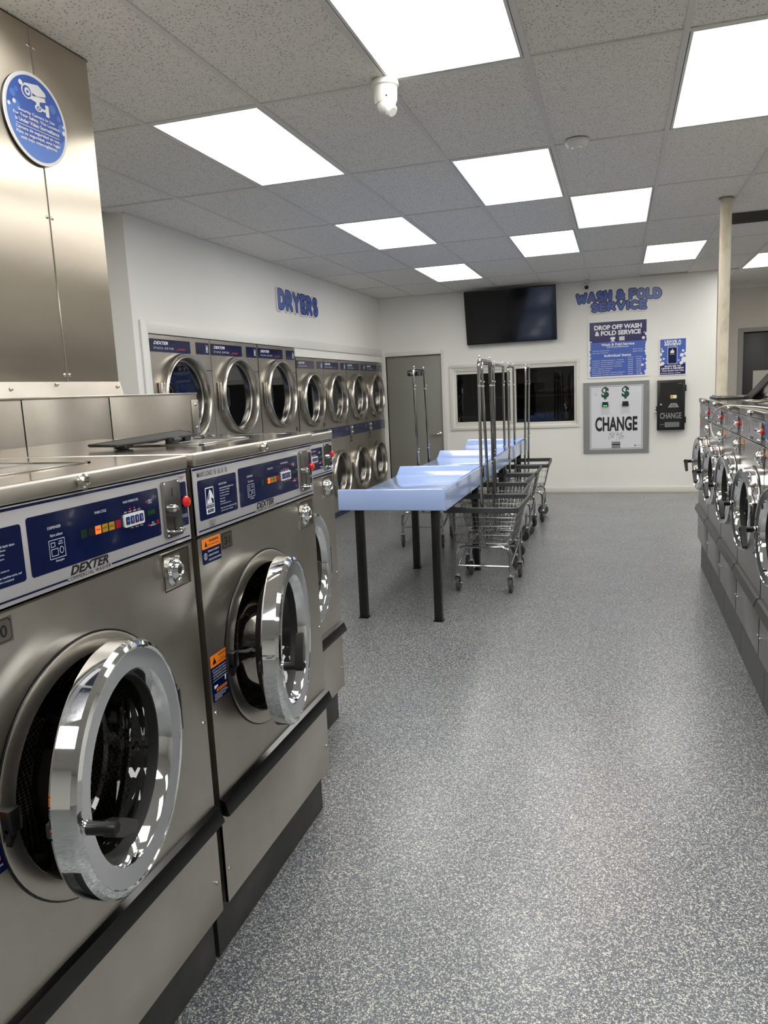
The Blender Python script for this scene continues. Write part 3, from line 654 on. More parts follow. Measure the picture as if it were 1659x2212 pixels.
    # stickers
    if stick:
        m = MB(); k0, k1, q0, q1 = .022, .115, z_ctl-.075, z_ctl-.010; om, nm = ('orange', 'navy')
        m.rect(F, k0, k1, q0, q1, .0008, nm, .003, .0008); m.rect(F, k0, k1, q1-.026, q1, .0011, om, .003)
        m.poly(F, [(k0+.012, q1-.021), (k0+.026, q1-.021), (k0+.019, q1-.007)], .0014, 'text_black'); m.text(F, 'WARNING', k0+.034, q1-.012, .050, .007, .0014, 'text_black', .02); m.text(F, 'RISK OF SERIOUS INJURY', k0+.030, q1-.021, .056, .0045, .0014, 'text_black')
        m.disc(F, k0+.014, q0+.020, .008, .009, .0011, 'text_white', 16); m.disc(F, k0+.014, q0+.020, .0068, .0078, .0013, nm, 16); m.line(F, (k0+.010, q0+.013), (k0+.018, q0+.027), .0014, .0015, 'text_white'); m.line(F, (k0+.018, q0+.013), (k0+.011, q0+.025), .0014, .0015, 'text_white')
        for q, s_ in enumerate(('NEVER ALLOW CHILDREN TO', '- OPERATE THE MACHINE', '- PLAY IN OR AROUND MACHINE')): m.text(F, s_, k0+.027, q0+.028-q*.011, (.056, .052, .062)[q], .0048, .0011, 'text_white')
        m.build('warning_label', root)
        if number:
            m = MB(); m.rect(F, .121, .178, q0+.018, q1-.001, .0008, 'steel_bulk', .002, .0008)
            for w_, mt_ in ((.0, 'text_black'), (.0018, 'steel_bulk')):
                a0, a1, b0, b1 = .124+w_, .175-w_, q0+.021+w_, q1-.004-w_; c = .005
                m.poly(F, [(a0+c, b0), (a1-c, b0), (a1, b0+c), (a1, b1-c), (a1-c, b1), (a0+c, b1), (a0, b1-c), (a0, b0+c)], .0010+w_*.1, mt_)
            m.text(F, number, .1495, q0+.029, .030, .022, .0016, 'text_black', .02, 0, 'C'); m.build('number_label', root)
        m = MB(); k0, k1, q0, q1 = .014, .102, zc-.075, zc+.050
        m.rect(F, k0, k1, q0, q1, .0008, nm, .004, .0008); m.rect(F, k0, k1, q1-.032, q1, .0011, om, .004)
        m.poly(F, [(k0+.010, q1-.025), (k0+.030, q1-.025), (k0+.020, q1-.006)], .0013, 'text_black'); m.text(F, 'WARNING', k0+.040, q1-.011, .040, .006, .0013, 'text_black', .02); m.text(F, 'RISK OF\nSERIOUS INJURY', k0+.060, q1-.028, .038, .012, .0013, 'text_black', 0, 0, 'C')
        for q, s_ in enumerate(('DO NOT TRY TO OPEN DOOR WHEN', '- THE DRUM IS STILL TURNING', '- YOU SEE WATER IN THE WINDOW', '- ANY CYCLE LIGHT IS STILL ON')): m.text(F, s_, k0+.006, q1-.042-q*.0075, min(.078, .0027*len(s_)), .0042, .0011, 'text_white')
        m.line(F, (k0+.006, q1-.070), (k1-.006, q1-.070), .0008, .0011, 'text_white')
        m.poly(F, [(k0+.010, q0+.034), (k0+.028, q0+.037), (k0+.028, q0+.042), (k0+.010, q0+.043)], .0011, 'text_white'); m.poly(F, [(k1-.022, q0+.040), (k1-.017, q0+.040), (k1-.015, q0+.054), (k1-.023, q0+.054)], .0011, 'text_white')
        m.rect(F, k0+.020, k1-.014, q0+.024, q0+.032, .0011, om); m.text(F, 'IMPORTANT', (k0+k1)/2+.002, q0+.0255, .044, .005, .0013, 'text_black', .02, 0, 'C')
        for q, s_ in enumerate(('IF POWER IS INTERRUPTED', 'THERE WILL BE A 2-3 MINUTE', 'DELAY BEFORE THE DOOR', 'CAN BE OPENED.')): m.text(F, s_, k0+.008, q0+.017-q*.0048, min(.070, .0027*len(s_)), .0033, .0011, 'text_white')
        m.build('door_warning_label', root)
    return root
G1 = 'large front-loading washers along the left'
BIG = dict(W=.764, H=1.385, zk=.17, zs=.455, zc=.81, yc=.348, RR=.257, z_ctl=1.175, z_cap=1.352, depth=.88, style='blue')
w1 = washer((-1.0, .821, 0), 0, 'big stainless washer nearest the camera, open chrome door, cut by the left edge', G1, theta=R(12), number='30', dyh=.008, hs=-.5, **BIG)
w2 = washer((-1.0, 1.604, 0), 0, 'big stainless washer with sticker 31, its chrome door swung open', G1, theta=R(13.5), number='31', hs=1.2, dyh=-.015, **BIG)
w3 = washer((-1.22, 2.40, 0), 0, 'last stainless washer of the left row, set back behind washer 31', G1, theta=R(7), W=.725, H=1.35, zk=.165, zs=.46, zc=.818, yc=.325, RR=.243, z_ctl=1.165, z_cap=1.316, depth=.66, style='blue')
G2 = 'stainless washers along the right'
RW = .695
RL = ['farthest stainless washer of the right row, next to the cream pole', 'second farthest washer in the right row, silver control panel',
      'third washer in the right row, counted from the far end, below the white cord loop', 'right row washer nearest to fully visible, chrome door with black handle pointing left',
      'right row washer cut off by the right edge, blue tag on its coin plate']
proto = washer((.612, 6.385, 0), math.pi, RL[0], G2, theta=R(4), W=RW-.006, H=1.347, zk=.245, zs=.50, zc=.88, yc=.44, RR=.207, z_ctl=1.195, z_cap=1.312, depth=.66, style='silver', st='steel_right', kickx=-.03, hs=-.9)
for k in range(1, 5):
    c = copy_tree(proto); c.location = (.612, 6.385-k*RW, 0); c['label'] = RL[k]

# loose dispenser lid lying on washer 31
t = empty('dispenser_lid', (-1.33, 1.95, 1.386), label='black plastic dispenser lid lying loose on top of washer 31', cat='dispenser lid')
m = MB(); F = Fr((0, 0, 0), (0, 1, 0), (1, 0, 0))
vs = [(-.115, -.15, .014), (-.0, -.18, .014), (.07, .12, .024), (-.05, .22, .032)]
m.add(vs+[(x, y, z-.006) for x, y, z in vs], [(0, 1, 2, 3), (7, 6, 5, 4), (0, 4, 5, 1), (1, 5, 6, 2), (2, 6, 7, 3), (3, 7, 4, 0)], 'black_rubber'); m.tube([(-.115, -.15, .013), (.0, -.18, .013), (.07, .12, .022), (-.05, .22, .030)], .0035, 'black_rubber', 6, True); m.build('panel', t)
for x, y, h in ((-.01, -.14, .012), (.05, .02, .022), (-.02, .20, .030)):
    m = MB(); m.box(x-.014, x+.014, y-.018, y+.018, 0, h, 'black_rubber', .003); m.tube([(x+.014, y-.015, h*.6), (x+.014, y+.025, h*.6)], .005, 'black_rubber', 8); m.build('hinge_foot', t)

# lids, cord and tag on the right washers
t = empty('dispenser_lid', (.85, 5.72, 1.348), label='raised dark dispenser lid propped open on the right washers', cat='dispenser lid')
m = MB(); m.box(-.02, .10, -.03, .03, 0, .022, 'black', .004); m.build('hinge_foot', t)
ML = Matrix.Translation((0, 0, .018)) @ Matrix.Rotation(R(-11), 4, 'X')
m = MB(); m.box(0, .10, -.80, 0, -.012, .004, 'black', .004, 2, ML); m.box(-.006, .004, -.80, 0, -.050, .006, 'black', .003, 2, ML); m.box(-.008, -.005, -.78, -.02, -.040, -.004, 'steel_dark', .001, 1, ML); m.build('panel', t)
m = MB(); m.tube([(.05, -.62, 0.0), (.05, -.66, .12)], .006, 'black'); m.build('prop', t)
m = MB(); M_ = Matrix.Identity(4); m.box(.66, .98, 5.75, 6.22, 1.349, 1.361, 'black', .003); m.tube([(.68, 5.76, 1.366), (.68, 6.2, 1.366)], .006, 'steel_top'); tag(m.build('dispenser_lid'), 'flat black dispenser lid lying on the farthest right washer', 'dispenser lid')
m = MB(); m.tube(rounded([(1.1, 2.9, 1.356), (.85, 3.3, 1.44), (.66, 3.75, 1.356), (.66, 4.1, 1.352), (.61, 4.35, 1.352), (.585, 4.75, 1.34), (.58, 5.15, 1.30), (.575, 5.35, 1.20), (.58, 5.25, 1.13), (.585, 4.9, 1.135), (.59, 4.55, 1.215), (.602, 4.45, 1.25)], .13, 7), .0035, 'cord', 8)
tag(m.build('power_cord'), 'thin white cord looping off the tops of the right washers', 'cord')
m = MB(); FRt = Fr((.609, 3.0, 0), (0, -1, 0), (0, 0, 1)); m.rect(FRt, -.54, -.485, 1.235, 1.325, .006, 'blue_tag', .003, .003); tag(m.build('hanging_tag'), 'small blue tag on the coin plate of the nearest right washer', 'tag')

# bulkhead behind the left washers
t = empty('bulkhead', (-1.9, 1.5, 0), label='low stainless steel bulkhead box behind the big left washers', cat='bulkhead')
for a0, a1 in ((-.9, -.15), (-.145, .555), (.56, 1.012), (1.018, 1.66)):
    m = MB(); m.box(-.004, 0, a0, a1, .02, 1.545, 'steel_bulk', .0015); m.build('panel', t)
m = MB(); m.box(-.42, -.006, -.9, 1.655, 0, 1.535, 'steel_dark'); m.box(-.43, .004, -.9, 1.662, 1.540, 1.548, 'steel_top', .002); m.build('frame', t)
m = MB(); m.box(0, .004, 1.605, 1.664, 1.36, 1.515, 'steel', .001); F = Fr((.004, 0, 0), (0, 1, 0), (0, 0, 1)); screw(m, F, 1.635, 1.492, 0, .008); screw(m, F, 1.635, 1.385, 0, .008); m.build('corner_bracket', t)
# column
t = empty('steel_column', (-1.965, 2.30, 1.548), label='tall brushed stainless steel duct column rising to the ceiling at the left', cat='column')
h = HC-1.548
m = MB(); m.box(-.42, 0, -.38, .375, .05, h, 'steel_col', .002); m.build('duct', t, uv='yz')
m = MB(); m.box(-.425, -.001, -.385, .38, h-.004, h+.002, 'black'); m.build('top_gap', t)
m = MB(); F = Fr((0, 0, 0), (0, 1, 0), (0, 0, 1)); m.rect(F, .067, .0735, .05, h, .0012, 'steel_top', 0, .001)
for z in (.08, .64, 1.21): screw(m, F, .058, z, 0, .007); screw(m, F, .084, z, 0, .007)
m.build('seam', t)
m = MB()
vs = [(0.002, -.385, .055), (0.002, .378, .055), (.014, .382, .0), (.014, -.385, 0)]; m.add(vs, [(0, 3, 2, 1)], 'steel'); m.box(-.42, .0, -.385, .379, 0, .05, 'steel'); m.add([(0, .379, 0), (.014, .382, 0), (.002, .378, .055), (0, .379, .055)], [(0, 1, 2, 3)], 'steel')
F = Fr((.008, 0, 0), (0, 1, 0), (0, 0, 1)); screw(m, F, -.22, .03, 0.002, .007); screw(m, F, .355, .035, 0.002, .007); screw(m, F, .005, .045, 0, .007); m.build('skirt', t)
# round camera sign
F = Fr((-1.965, 2.343, 2.508), (0, 1, 0), (0, 0, 1)); RS = .150
m = MB(); m.disc(F, 0, 0, RS, RS, .016, 'white', 72, .004); m.disc(F, 0, 0, RS*.995, RS*.995, .012, 'black', 72, .012); m.disc(F, 0, 0, RS*.925, RS*.925, .0165, 'sign_blue', 72)
n = .0168
def clipdisc(a, b, r, mt, nn):
    # a bubble clipped by the sign's blue field
    pts = []
    for i in range(28):
        x, y = a+r*math.cos(2*math.pi*i/28), b+r*math.sin(2*math.pi*i/28); q = math.hypot(x, y); lim = RS*.925
        if q > lim: x, y = x*lim/q, y*lim/q
        pts.append((x, y))
    m.poly(F, pts, nn, mt)
lower = [(RS*.925*math.cos(R(a_)), RS*.925*math.sin(R(a_))) for a_ in range(188, 352, 4)]
m.poly(F, lower+[(.11, -.05), (.095, -.045), (.08, -.075), (.05, -.07), (.02, -.085), (-.02, -.08), (-.05, -.085), (-.09, -.05), (-.105, -.02), (-.12, -.02)], n, 'sign_blue_mid')
for q_, (a, b, r, c_) in enumerate(((-.105, .056, .013, 'sign_blue_mid'), (-.086, .073, .008, 'sign_blue_mid'), (-.094, .020, .018, 'sign_blue_mid'), (-.102, .030, .0075, 'white'), (-.125, .0, .024, 'sign_blue_mid'), (-.1275, .016, .0065, 'white'), (.0855, .060, .016, 'sign_blue_mid'), (.1135, .036, .010, 'sign_blue_mid'), (.123, .003, .018, 'sign_blue_mid'), (.134, .014, .0055, 'white'), (.133, -.008, .0085, 'white'))):
    clipdisc(a, b, r, c_, n+.0002+q_*.00003+(.0003 if c_ == 'white' else 0))
n2 = .0177     # camera pictogram
class FrS(Fr):
    def p(s, a, b, n=0): return s.O + s.A*(a*1.08) + s.B*(.024+(b+.026)*.66) + s.N*n
F0 = F; F = FrS(F0.O, F0.A, F0.B)
m.poly(F, [(-.045, .098), (.020, .118), (.050, .092), (.052, .074), (.010, .058), (-.012, .066)], n2, 'white'); m.poly(F, [(-.012, .050), (.046, .066), (.048, .046), (.0, .026), (-.02, .03)], n2+.00008, 'white')
m.disc(F, -.034, .060, .024, .036, n2+.0003, 'white'); m.disc(F, -.034, .060, .019, .029, n2+.0005, 'sign_blue'); m.disc(F, -.032, .060, .012, .019, n2+.0007, 'white'); m.disc(F, -.032, .060, .005, .008, n2+.0009, 'sign_blue'); m.disc(F, -.058, .092, .009, .013, n2, 'white')
m.poly(F, [(.002, .028), (.020, .034), (.018, .016), (.004, .012)], n2+.00016, 'white'); m.disc(F, .012, .000, .016, .017, n2+.00004, 'white'); m.disc(F, .013, .000, .009, .010, n2+.0003, 'sign_blue'); m.disc(F, .013, 0, .004, .0045, n2+.0005, 'white')
m.rect(F, .020, .048, -.006, .007, n2+.00012, 'white'); m.rect(F, .044, .060, -.026, .034, n2+.0003, 'white', .003)
F = F0
for q, (s_, wd) in enumerate((('Security Camera In Use', .176), ('For Your Safety, This Location', .224), ('Is Under Video Survrveillance'.replace('Survrv', 'Suvrv'), .212))): m.text(F, s_, 0, .0035-q*.0158, wd, .0128, n2, 'white', .025, 0, 'C')
m.rect(F, -.105, .105, -.0372, -.0352, n2, 'white')
for q, (s_, wd) in enumerate((('Cámara de seguridad en uso.', .214), ('Para su seguridad, este lugar', .212), ('está bajo videovigilancia.', .178))): m.text(F, s_, 0, -.0550-q*.0158, wd, .0128, n2, 'white', .025, 0, 'C')
tag(m.build('round_sign'), 'round blue security camera sign high on the steel column', 'sign')

# ================================================================== DRYERS
def dryer(y0, W, H, big, label):
    root = empty('stack_dryer', (XL+.012, y0, 0), label=label, cat='dryer', group='stack dryers in the left wall')
    d0 = .70; zt, Rt = (1.535, .345) if big else (1.455, .305); zb_, Rb = (.56, .345) if big else (.52, .300)
    zs0, zs1 = .975, 1.105; e = .003; F = FX
    m = MB(); zm = (zs0+zs1)/2
    m.plate_hole(e, W-e, .07, zm, W*.49, zb_, Rb*.9, 'steel_dryer'); m.plate_hole(e, W-e, zm, H, W*.49, zt, Rt*.9, 'steel_dryer')
    for yy in (e, W-e): m.add([(0, yy, .07), (-d0, yy, .07), (-d0, yy, H), (0, yy, H)], [(0, 1, 2, 3)], 'steel_dryer')
    for z_ in (.07, H): m.add([(0, e, z_), (0, W-e, z_), (-d0, W-e, z_), (-d0, e, z_)], [(0, 1, 2, 3)], 'steel_dryer')
    m.rect(F, W*.84, W-.012, zt-Rt*.85, zt+Rt*.62, .004, 'steel_dryer', .006, .003); m.rect(F, W*.84, W-.012, zb_-Rb*.85, zb_+Rb*.62, .004, 'steel_dryer', .006, .003)
    m.rect(F, W*.90, W-.004, zt+Rt*.62, zt+Rt*.62+.006, .007, 'black', 0, .006); m.rect(F, W*.90, W-.004, zb_+Rb*.62, zb_+Rb*.62+.006, .007, 'black', 0, .006)
    m.rect(F, W*.04, W*.13, zs0-.085, zs0-.012, .002, 'steel_dark', .002, .002); m.rect(F, W*.06, W*.11, zs0-.07, zs0-.035, .003, 'screw', .002, .001)
    m.rect(F, W*.90, W*.94, zs1+.03, zs1+.07, .002, 'steel_dark'); m.build('cabinet', root)
    m = MB(); m.box(-d0, -.01, e, W-e, 0, .07, 'navy_dryer'); m.build('plinth', root)
    m = MB(); b0, b1 = H-.125 if big else H-.115, H-.03; q = W*.64
    m.rect(F, .010, q, b0, b1, .003, 'navy_dryer', .003, .003); m.rect(F, q+.09, W-.022, b0, b1, .003, 'navy_dryer', .003, .003); n = .0035; hh = b1-b0
    m.text(F, 'DEXTER', .055, b0+hh*.58, W*.22, hh*.25, n, 'text_white', .03, .35); m.text(F, 'STACK DRYER', .055, b0+hh*.22, W*.30, hh*.16, n, 'text_white', 0, 0, 'L', 0, 0, 1.35)
    m.text(F, 'EXPRESS', .055+W*.36, b0+hh*.20, W*.13, hh*.15, n, 'text_red', .02, .4); m.line(F, (.055+W*.33, b0+hh*.2), (.055+W*.37, b0+hh*.2), .003, n, 'text_red')
    horse(m, F, W-.075, b0+hh*.18, .034, hh*.62, n, 'text_white', 'navy_dryer'); m.build('name_plate', root)
    m = MB(); m.rect(F, e, W-e, zs0, zs1, .003, 'navy_dryer', .002, .003)
    m.text(F, 'COIN START', W*.36, zs1-.03, W*.08, .010, .0035, 'sign_blue_light'); m.frame(F, W*.30, W*.62, zs0+.015, zs0+.062, .0012, .0035, 'sign_blue'); m.rect(F, W*.86, W*.93, zs1-.035, zs1-.03, .0035, 'sign_blue_light'); m.rect(F, W*.86, W*.93, zs1-.055, zs1-.05, .0035, 'sign_blue_light'); cp = m.build('control_strip', root)
    m = MB(); m.rect(F, W*.05, W*.17, zs0+.008, zs1-.008, .010, 'steel_dryer', .004, .008)
    for z in (zs1-.035, zs0+.035): m.lathe([(.016, 0), (.016, .010), (.010, .014), (0, .014)], F.p(W*.13, z, .010), F.N, 'chrome', 16); m.rect(F, W*.065, W*.095, z-.012, z+.012, .0105, 'led_green' if False else 'green_dark')
    m.build('coin_slot', cp)
    m = MB(); m.lathe([(.008, 0), (.008, .006), (0, .008)], F.p(W*.62, zs0+.035, .003), F.N, 'brass', 12); m.build('lock', cp)
    for zc_, rr in ((zt, Rt), (zb_, Rb)):
        yc_ = W*.49; O = (0, yc_, zc_); r = rr
        m = MB()
        m.lathe([(r, 0), (r, .040), (r-.006, .050), (r-.012, .048), (r-.016, .054), (r-.028, .060), (r-.034, .058), (r-.037, .054), (r*.86, .034), (r*.85, -.008), (r*.84, -.011), (r*.82, -.011), (r*.81, -.016)], O, (1, 0, 0), ['steel_ring']*12, 80)
        for q_ in range(5): m.disc(Fr((.0, 0, 0), (0, 1, 0), (0, 0, 1)), yc_+(r-.028)*math.cos(math.pi-.5+q_*.25), zc_+(r-.028)*math.sin(math.pi-.5+q_*.25), .004, .004, .0605, 'black', 8)
        dd = m.build('door', root)
        m = MB(); m.lathe([(r*.815, -.014), (r*.5, -.013), (0, -.013)], O, (1, 0, 0), 'door_dryer_glass', 64); m.build('door_glass', dd)
        m = MB(); a_ = yc_-r*.76
        m.tube([(-.005, a_+.01, zc_+r*.42), (.008, a_+.02, zc_+r*.28), (.020, a_+.045, zc_+r*.18), (.020, a_+.045, zc_-r*.22), (.008, a_+.032, zc_-r*.32), (-.005, a_+.03, zc_-r*.5)], .013, 'black', 8); m.build('door_handle', dd)
        m = MB(); m.box(.002, .036, yc_-r-.018, yc_-r+.006, zc_-r*.35, zc_+r*.35, 'steel_ring', .008); m.build('hinge', dd)
    return root
DL = ['tall stack dryer nearest the steel column, its glass mirroring the blue poster', 'second tall stack dryer from the left, whole round window in view', 'third tall stack dryer, beside the step down to shorter dryers',
      'first of the shorter stack dryers, just past the tall three', 'second of the shorter stack dryers, behind the near end of the blue table', 'third of the shorter stack dryers, one before the grey door', 'last short stack dryer, beside the grey door']
dy = [DY0+.0, 5.763, 6.650]
for k in range(3):
    if k == 0: pd = dryer(dy[0]+.004, .879, 2.008, True, DL[0])
    else: c = copy_tree(pd); c.location.y = dy[k]; c['label'] = DL[k]
for k in range(4):
    if k == 0: ps = dryer(7.545, .776, 1.915, False, DL[3])
    else: c = copy_tree(ps); c.location.y = 7.545+k*.778; c['label'] = DL[3+k]

# ================================================================== SIGNS AND BACK WALL
def arc_(cx, cy, rx, ry, t0, t1, n=10): return [(cx+rx*math.cos(R(t0+(t1-t0)*i/n)), cy+ry*math.sin(R(t0+(t1-t0)*i/n))) for i in range(n+1)]
GL = {'D': (.62, [[(0, 0), (0, 1)], [(0, 1)]+arc_(.2, .5, .42, .5, 90, -90)+[(0, 0)]]), 'R': (.6, [[(0, 0), (0, 1)], [(0, 1)]+arc_(.25, .74, .3, .26, 90, -90, 8)+[(0, .48)], [(.25, .46), (.58, 0)]]),
 'Y': (.66, [[(0, 1), (.33, .5)], [(.66, 1), (.33, .5), (.33, 0)]]), 'E': (.5, [[(.5, 1), (0, 1), (0, 0), (.5, 0)], [(0, .5), (.42, .5)]]),
 'S': (.52, [arc_(.27, .76, .25, .24, 45, 270, 9)+arc_(.27, .26, .26, .26, 90, -135, 9)]), 'W': (.95, [[(0, 1), (.22, 0), (.475, .8), (.73, 0), (.95, 1)]]), 'A': (.7, [[(0, 0), (.35, 1), (.7, 0)], [(.14, .3), (.56, .3)]]),
 'H': (.58, [[(0, 0), (0, 1)], [(.58, 0), (.58, 1)], [(0, .5), (.58, .5)]]), 'F': (.5, [[(.5, 1), (0, 1), (0, 0)], [(0, .52), (.4, .52)]]), 'O': (.7, [arc_(.35, .5, .35, .5, 0, 360, 20)]), 'L': (.45, [[(0, 1), (0, 0), (.45, 0)]]),
 'V': (.68, [[(0, 1), (.34, 0), (.68, 1)]]), 'I': (.0, [[(0, 0), (0, 1)]]), 'C': (.6, [arc_(.36, .5, .36, .5, 50, 310, 14)]), '&': (.68, [[(.68, 0), (.15, .68)]+arc_(.3, .8, .17, .18, 200, -20, 8)+[(.42, .65), (.12, .42)]+arc_(.28, .22, .26, .22, 150, 330, 8)+[(.66, .45)]]), ' ': (.12, [])}
def bubble(name, F, lines, label):
    root = empty(name, F.O, 0, label=label, cat='sign letters'); L = Fr((0, 0, 0), F.A, F.B)
    for part, rad, n, mt, t in (('backing_board', .024, .018, 'white', .016), ('letter_outline', .011, .0190, 'letter_navy', 0), ('letter_face', 0., .0200, 'letter_blue', 0)):
        m = MB(); q = 0
        for (s_, a, b, wd, ht, arc, st) in lines:
            tot = sum(GL[c][0] for c in s_)+.34*(len(s_)-1); k = (wd-st*2)/tot; u = a-(wd-st*2)/2
            for c in s_:
                for pl in GL[c][1]:
                    P = []
                    for x, y in pl:
                        X = u+x*k; P.append((X, b+y*ht+arc*(1-4*((X-a)/wd)**2)))
                    for i in range(len(P)-1):
                        p0, p1 = Vector(P[i]), Vector(P[i+1]); d = p1-p0
                        if d.length < 1e-6: continue
                        an = math.atan2(d.y, d.x); rr_ = st+rad; q += 1
                        pts = [(p1.x+rr_*math.cos(an-math.pi/2+math.pi*j/7), p1.y+rr_*math.sin(an-math.pi/2+math.pi*j/7)) for j in range(8)]+[(p0.x+rr_*math.cos(an+math.pi/2+math.pi*j/7), p0.y+rr_*math.sin(an+math.pi/2+math.pi*j/7)) for j in range(8)]
                        m.poly(L, pts, n+(q % 40)*.000015, mt, t)
                u += (GL[c][0]+.34)*k
        m.build(part, root)
    return root
bubble('wall_letters', Fr((XL, 7.715, 2.355), (0, 1, 0), (0, 0, 1)), [('DRYERS', 0, .058, 1.06, .150, 0, .026)], 'blue bubble letters DRYERS on the left wall above the dryers')
bubble('wall_letters', Fr((-.005, YB, 2.395), (1, 0, 0), (0, 0, 1)), [('WASH & FOLD', 0, .155, 1.07, .100, .02, .0165), ('SERVICE', 0.005, .035, .70, .085, .01, .0155)], 'blue bubble letters WASH & FOLD SERVICE above the price poster')

# television
t = empty('television', (-1.40, YB-.02, 2.09), label='large black wall-mounted flat television, switched off', cat='television')
M_ = Matrix.Translation((0, -.09, 0)) @ Matrix.Rotation(R(13), 4, 'X')
m = MB(); m.box(-.612, .612, -.0, .045, 0, .715, 'black', .004, 2, M_); m.build('casing', t)
m = MB(); m.box(-.604, .604, -.003, .0005, .016, .706, 'black_gloss', .001, 1, M_); m.build('screen', t)
m = MB(); m.box(-.2, .2, .005, .02, .1, .5, 'black'); m.box(-.1, .1, -.14, .01, .3, .42, 'black'); m.build('wall_mount', t)
m = MB(); m.text(Fr((0, -.094, .004), (1, 0, 0), (0, 0, 1)), 'LG', .0, .002, .025, .009, 0, 'text_grey', 0, 0, 'C'); m.build('badge', t)

def poster_bubbles(m, F, side, W, H, seed, n):
    r_ = random.Random(seed)
    for q_, (a, b, r) in enumerate(side):
        pts = []
        for i in range(20):
            x, y = a+r*math.cos(2*math.pi*i/20), b+r*math.sin(2*math.pi*i/20); pts.append((min(max(x, .004), W-.004), min(max(y, .004), H-.004)))
        m.poly(F, pts, n+q_*.00004, 'white')
t = empty('price_poster', (-.392, YB, 1.55), label='blue and white DROP OFF WASH & FOLD SERVICE price poster', cat='poster')
W_, H_ = .765, .755; F = Fr((0, 0, 0), (1, 0, 0), (0, 0, 1))
m = MB(); m.rect(F, 0, W_, 0, H_, .012, 'white', 0, .012); m.build('board', t)
m = MB(); n = .0125; m.rect(F, .022, W_-.022, .022, H_*.62, n, 'sign_blue'); m.rect(F, .022, W_-.022, H_*.62, H_-.022, n, 'navy_dark')
n = .0130
m.text(F, 'DROP OFF WASH', W_/2, H_*.835, .60, .062, n, 'white', .045, 0, 'C'); m.text(F, '& FOLD SERVICE', W_/2, H_*.735, .58, .062, n, 'white', .045, 0, 'C')
m.poly(F, [(.285, .515), (.30, .535), (.325, .53), (.34, .535), (.355, .515), (.345, .502), (.338, .508), (.338, .482), (.302, .482), (.302, .508), (.295, .502)], n, 'white'); m.rect(F, .29, .35, .470, .476, n, 'white')
for q in range(3): m.rect(F, .40, .47, .482+q*.018, .496+q*.018, n, 'white', .005)
m.text(F, 'Wash & Fold Service', W_/2, H_*.555, .42, .034, n, 'white', .03, 0, 'C'); m.text(F, '(10 Pound Minimum)', W_/2, H_*.515, .27, .024, n, 'white', .02, 0, 'C')
m.text(F, 'Next Day / Business Day', .06, H_*.465, .215, .014, n, 'white', .01); m.text(F, 'Same Day / Next Day', .06, H_*.428, .20, .014, n, 'white', .01); m.text(F, '$1.75 / Pound', .70, H_*.465, .125, .014, n, 'white', .01, 0, 'R'); m.text(F, '$2.25 / Pound', .70, H_*.428, .125, .014, n, 'white', .01, 0, 'R')
m.text(F, 'Individual Items', W_/2, H_*.365, .34, .034, n, 'white', .03, 0, 'C'); m.text(F, 'Next Day', .545, H_*.335, .075, .012, n, 'white', .01, 0, 'C'); m.text(F, 'Same Day', .65, H_*.335, .085, .012, n, 'white', .01, 0, 'C')
rows = (('Comforter / Blanket (Regular) - Twin/Full', '$20.00', '$25.00'), ('Comforter / Blanket (Regular) - Queen/King', '$25.00', '$30.00'), ('Comforter / Blanket (Down) - Twin/Full', '$25.00', '$30.00'), ('Comforter / Blanket (Down) - Queen/King', '$30.00', '$35.00'), ('Pillow / Mattress (Regular)', '$8.00', '$10.00'), ('Pillow / Mattress (Down)', '$10.00', '$12.00'), ('Sleeping Bag / Pet Bed or Blanket (Regular)', '$15.00', '$18.00'), ('Sleeping Bag / Pet Bed or Blanket (Down)', '$20.00', '$25.00'))
for q, (a, b, c) in enumerate(rows):
    z = H_*.295-q*.0268; m.text(F, a, .055, z, .0098*len(a), .0135, n, 'white', .01); m.text(F, b, .545, z, .06, .0125, n, 'white', .01, 0, 'C'); m.text(F, c, .65, z, .06, .0125, n, 'white', .01, 0, 'C')
m.build('print', t)
rr = random.Random(3); sd = []
for z in range(14): sd.append((.016+rr.uniform(-.004, .006), .03+z*.035+rr.uniform(-.01, .01), rr.choice((.012, .018, .022)))); sd.append((W_-.018+rr.uniform(-.004, .006), .03+z*.037+rr.uniform(-.01, .01), rr.choice((.010, .018, .026))))
sd += [(W_-.07, .15, .017), (W_-.06, .50, .019), (W_-.05, .57, .008), (W_-.055, .225, .008), (.045, .48, .008), (W_-.085, .04, .010), (W_-.02, .55, .022)]
m = MB(); poster_bubbles(m, F, sd, W_, H_, 1, .0133); m.build('bubbles', t)

t = empty('review_poster', (.512, YB, 1.545), label='small blue LEAVE A REVIEW poster left of the cream pole', cat='poster')
W_, H_ = .332, .475
m = MB(); m.rect(F, 0, W_, 0, H_, .010, 'white', 0, .010); m.build('board', t)
m = MB(); n = .0105; m.rect(F, .010, W_-.010, H_*.30, H_-.010, n, 'sign_blue'); m.rect(F, .010, W_-.010, .010, H_*.30, n, 'navy_dark'); n = .011
m.text(F, 'LEAVE A', W_/2, H_*.88, .205, .033, n, 'white', .045, 0, 'C'); m.text(F, 'REVIEW', W_/2, H_*.80, .205, .033, n, 'white', .045, 0, 'C')
m.rect(F, .10, .222, H_*.30, H_*.77, n, 'white', .018); m.rect(F, .104, .218, H_*.31, H_*.76, n+.0003, 'sign_blue', .016); m.rect(F, .112, .210, H_*.33, H_*.74, n+.0005, 'navy', .010)
m.poly(F, [(.135, .285), (.135, .315), (.148, .315), (.158, .338), (.166, .334), (.163, .317), (.183, .316), (.181, .290), (.172, .284)], n+.0009, 'white'); m.text(F, 'REVIEW US', .161, .265, .06, .009, n+.0009, 'white', .01, 0, 'C')
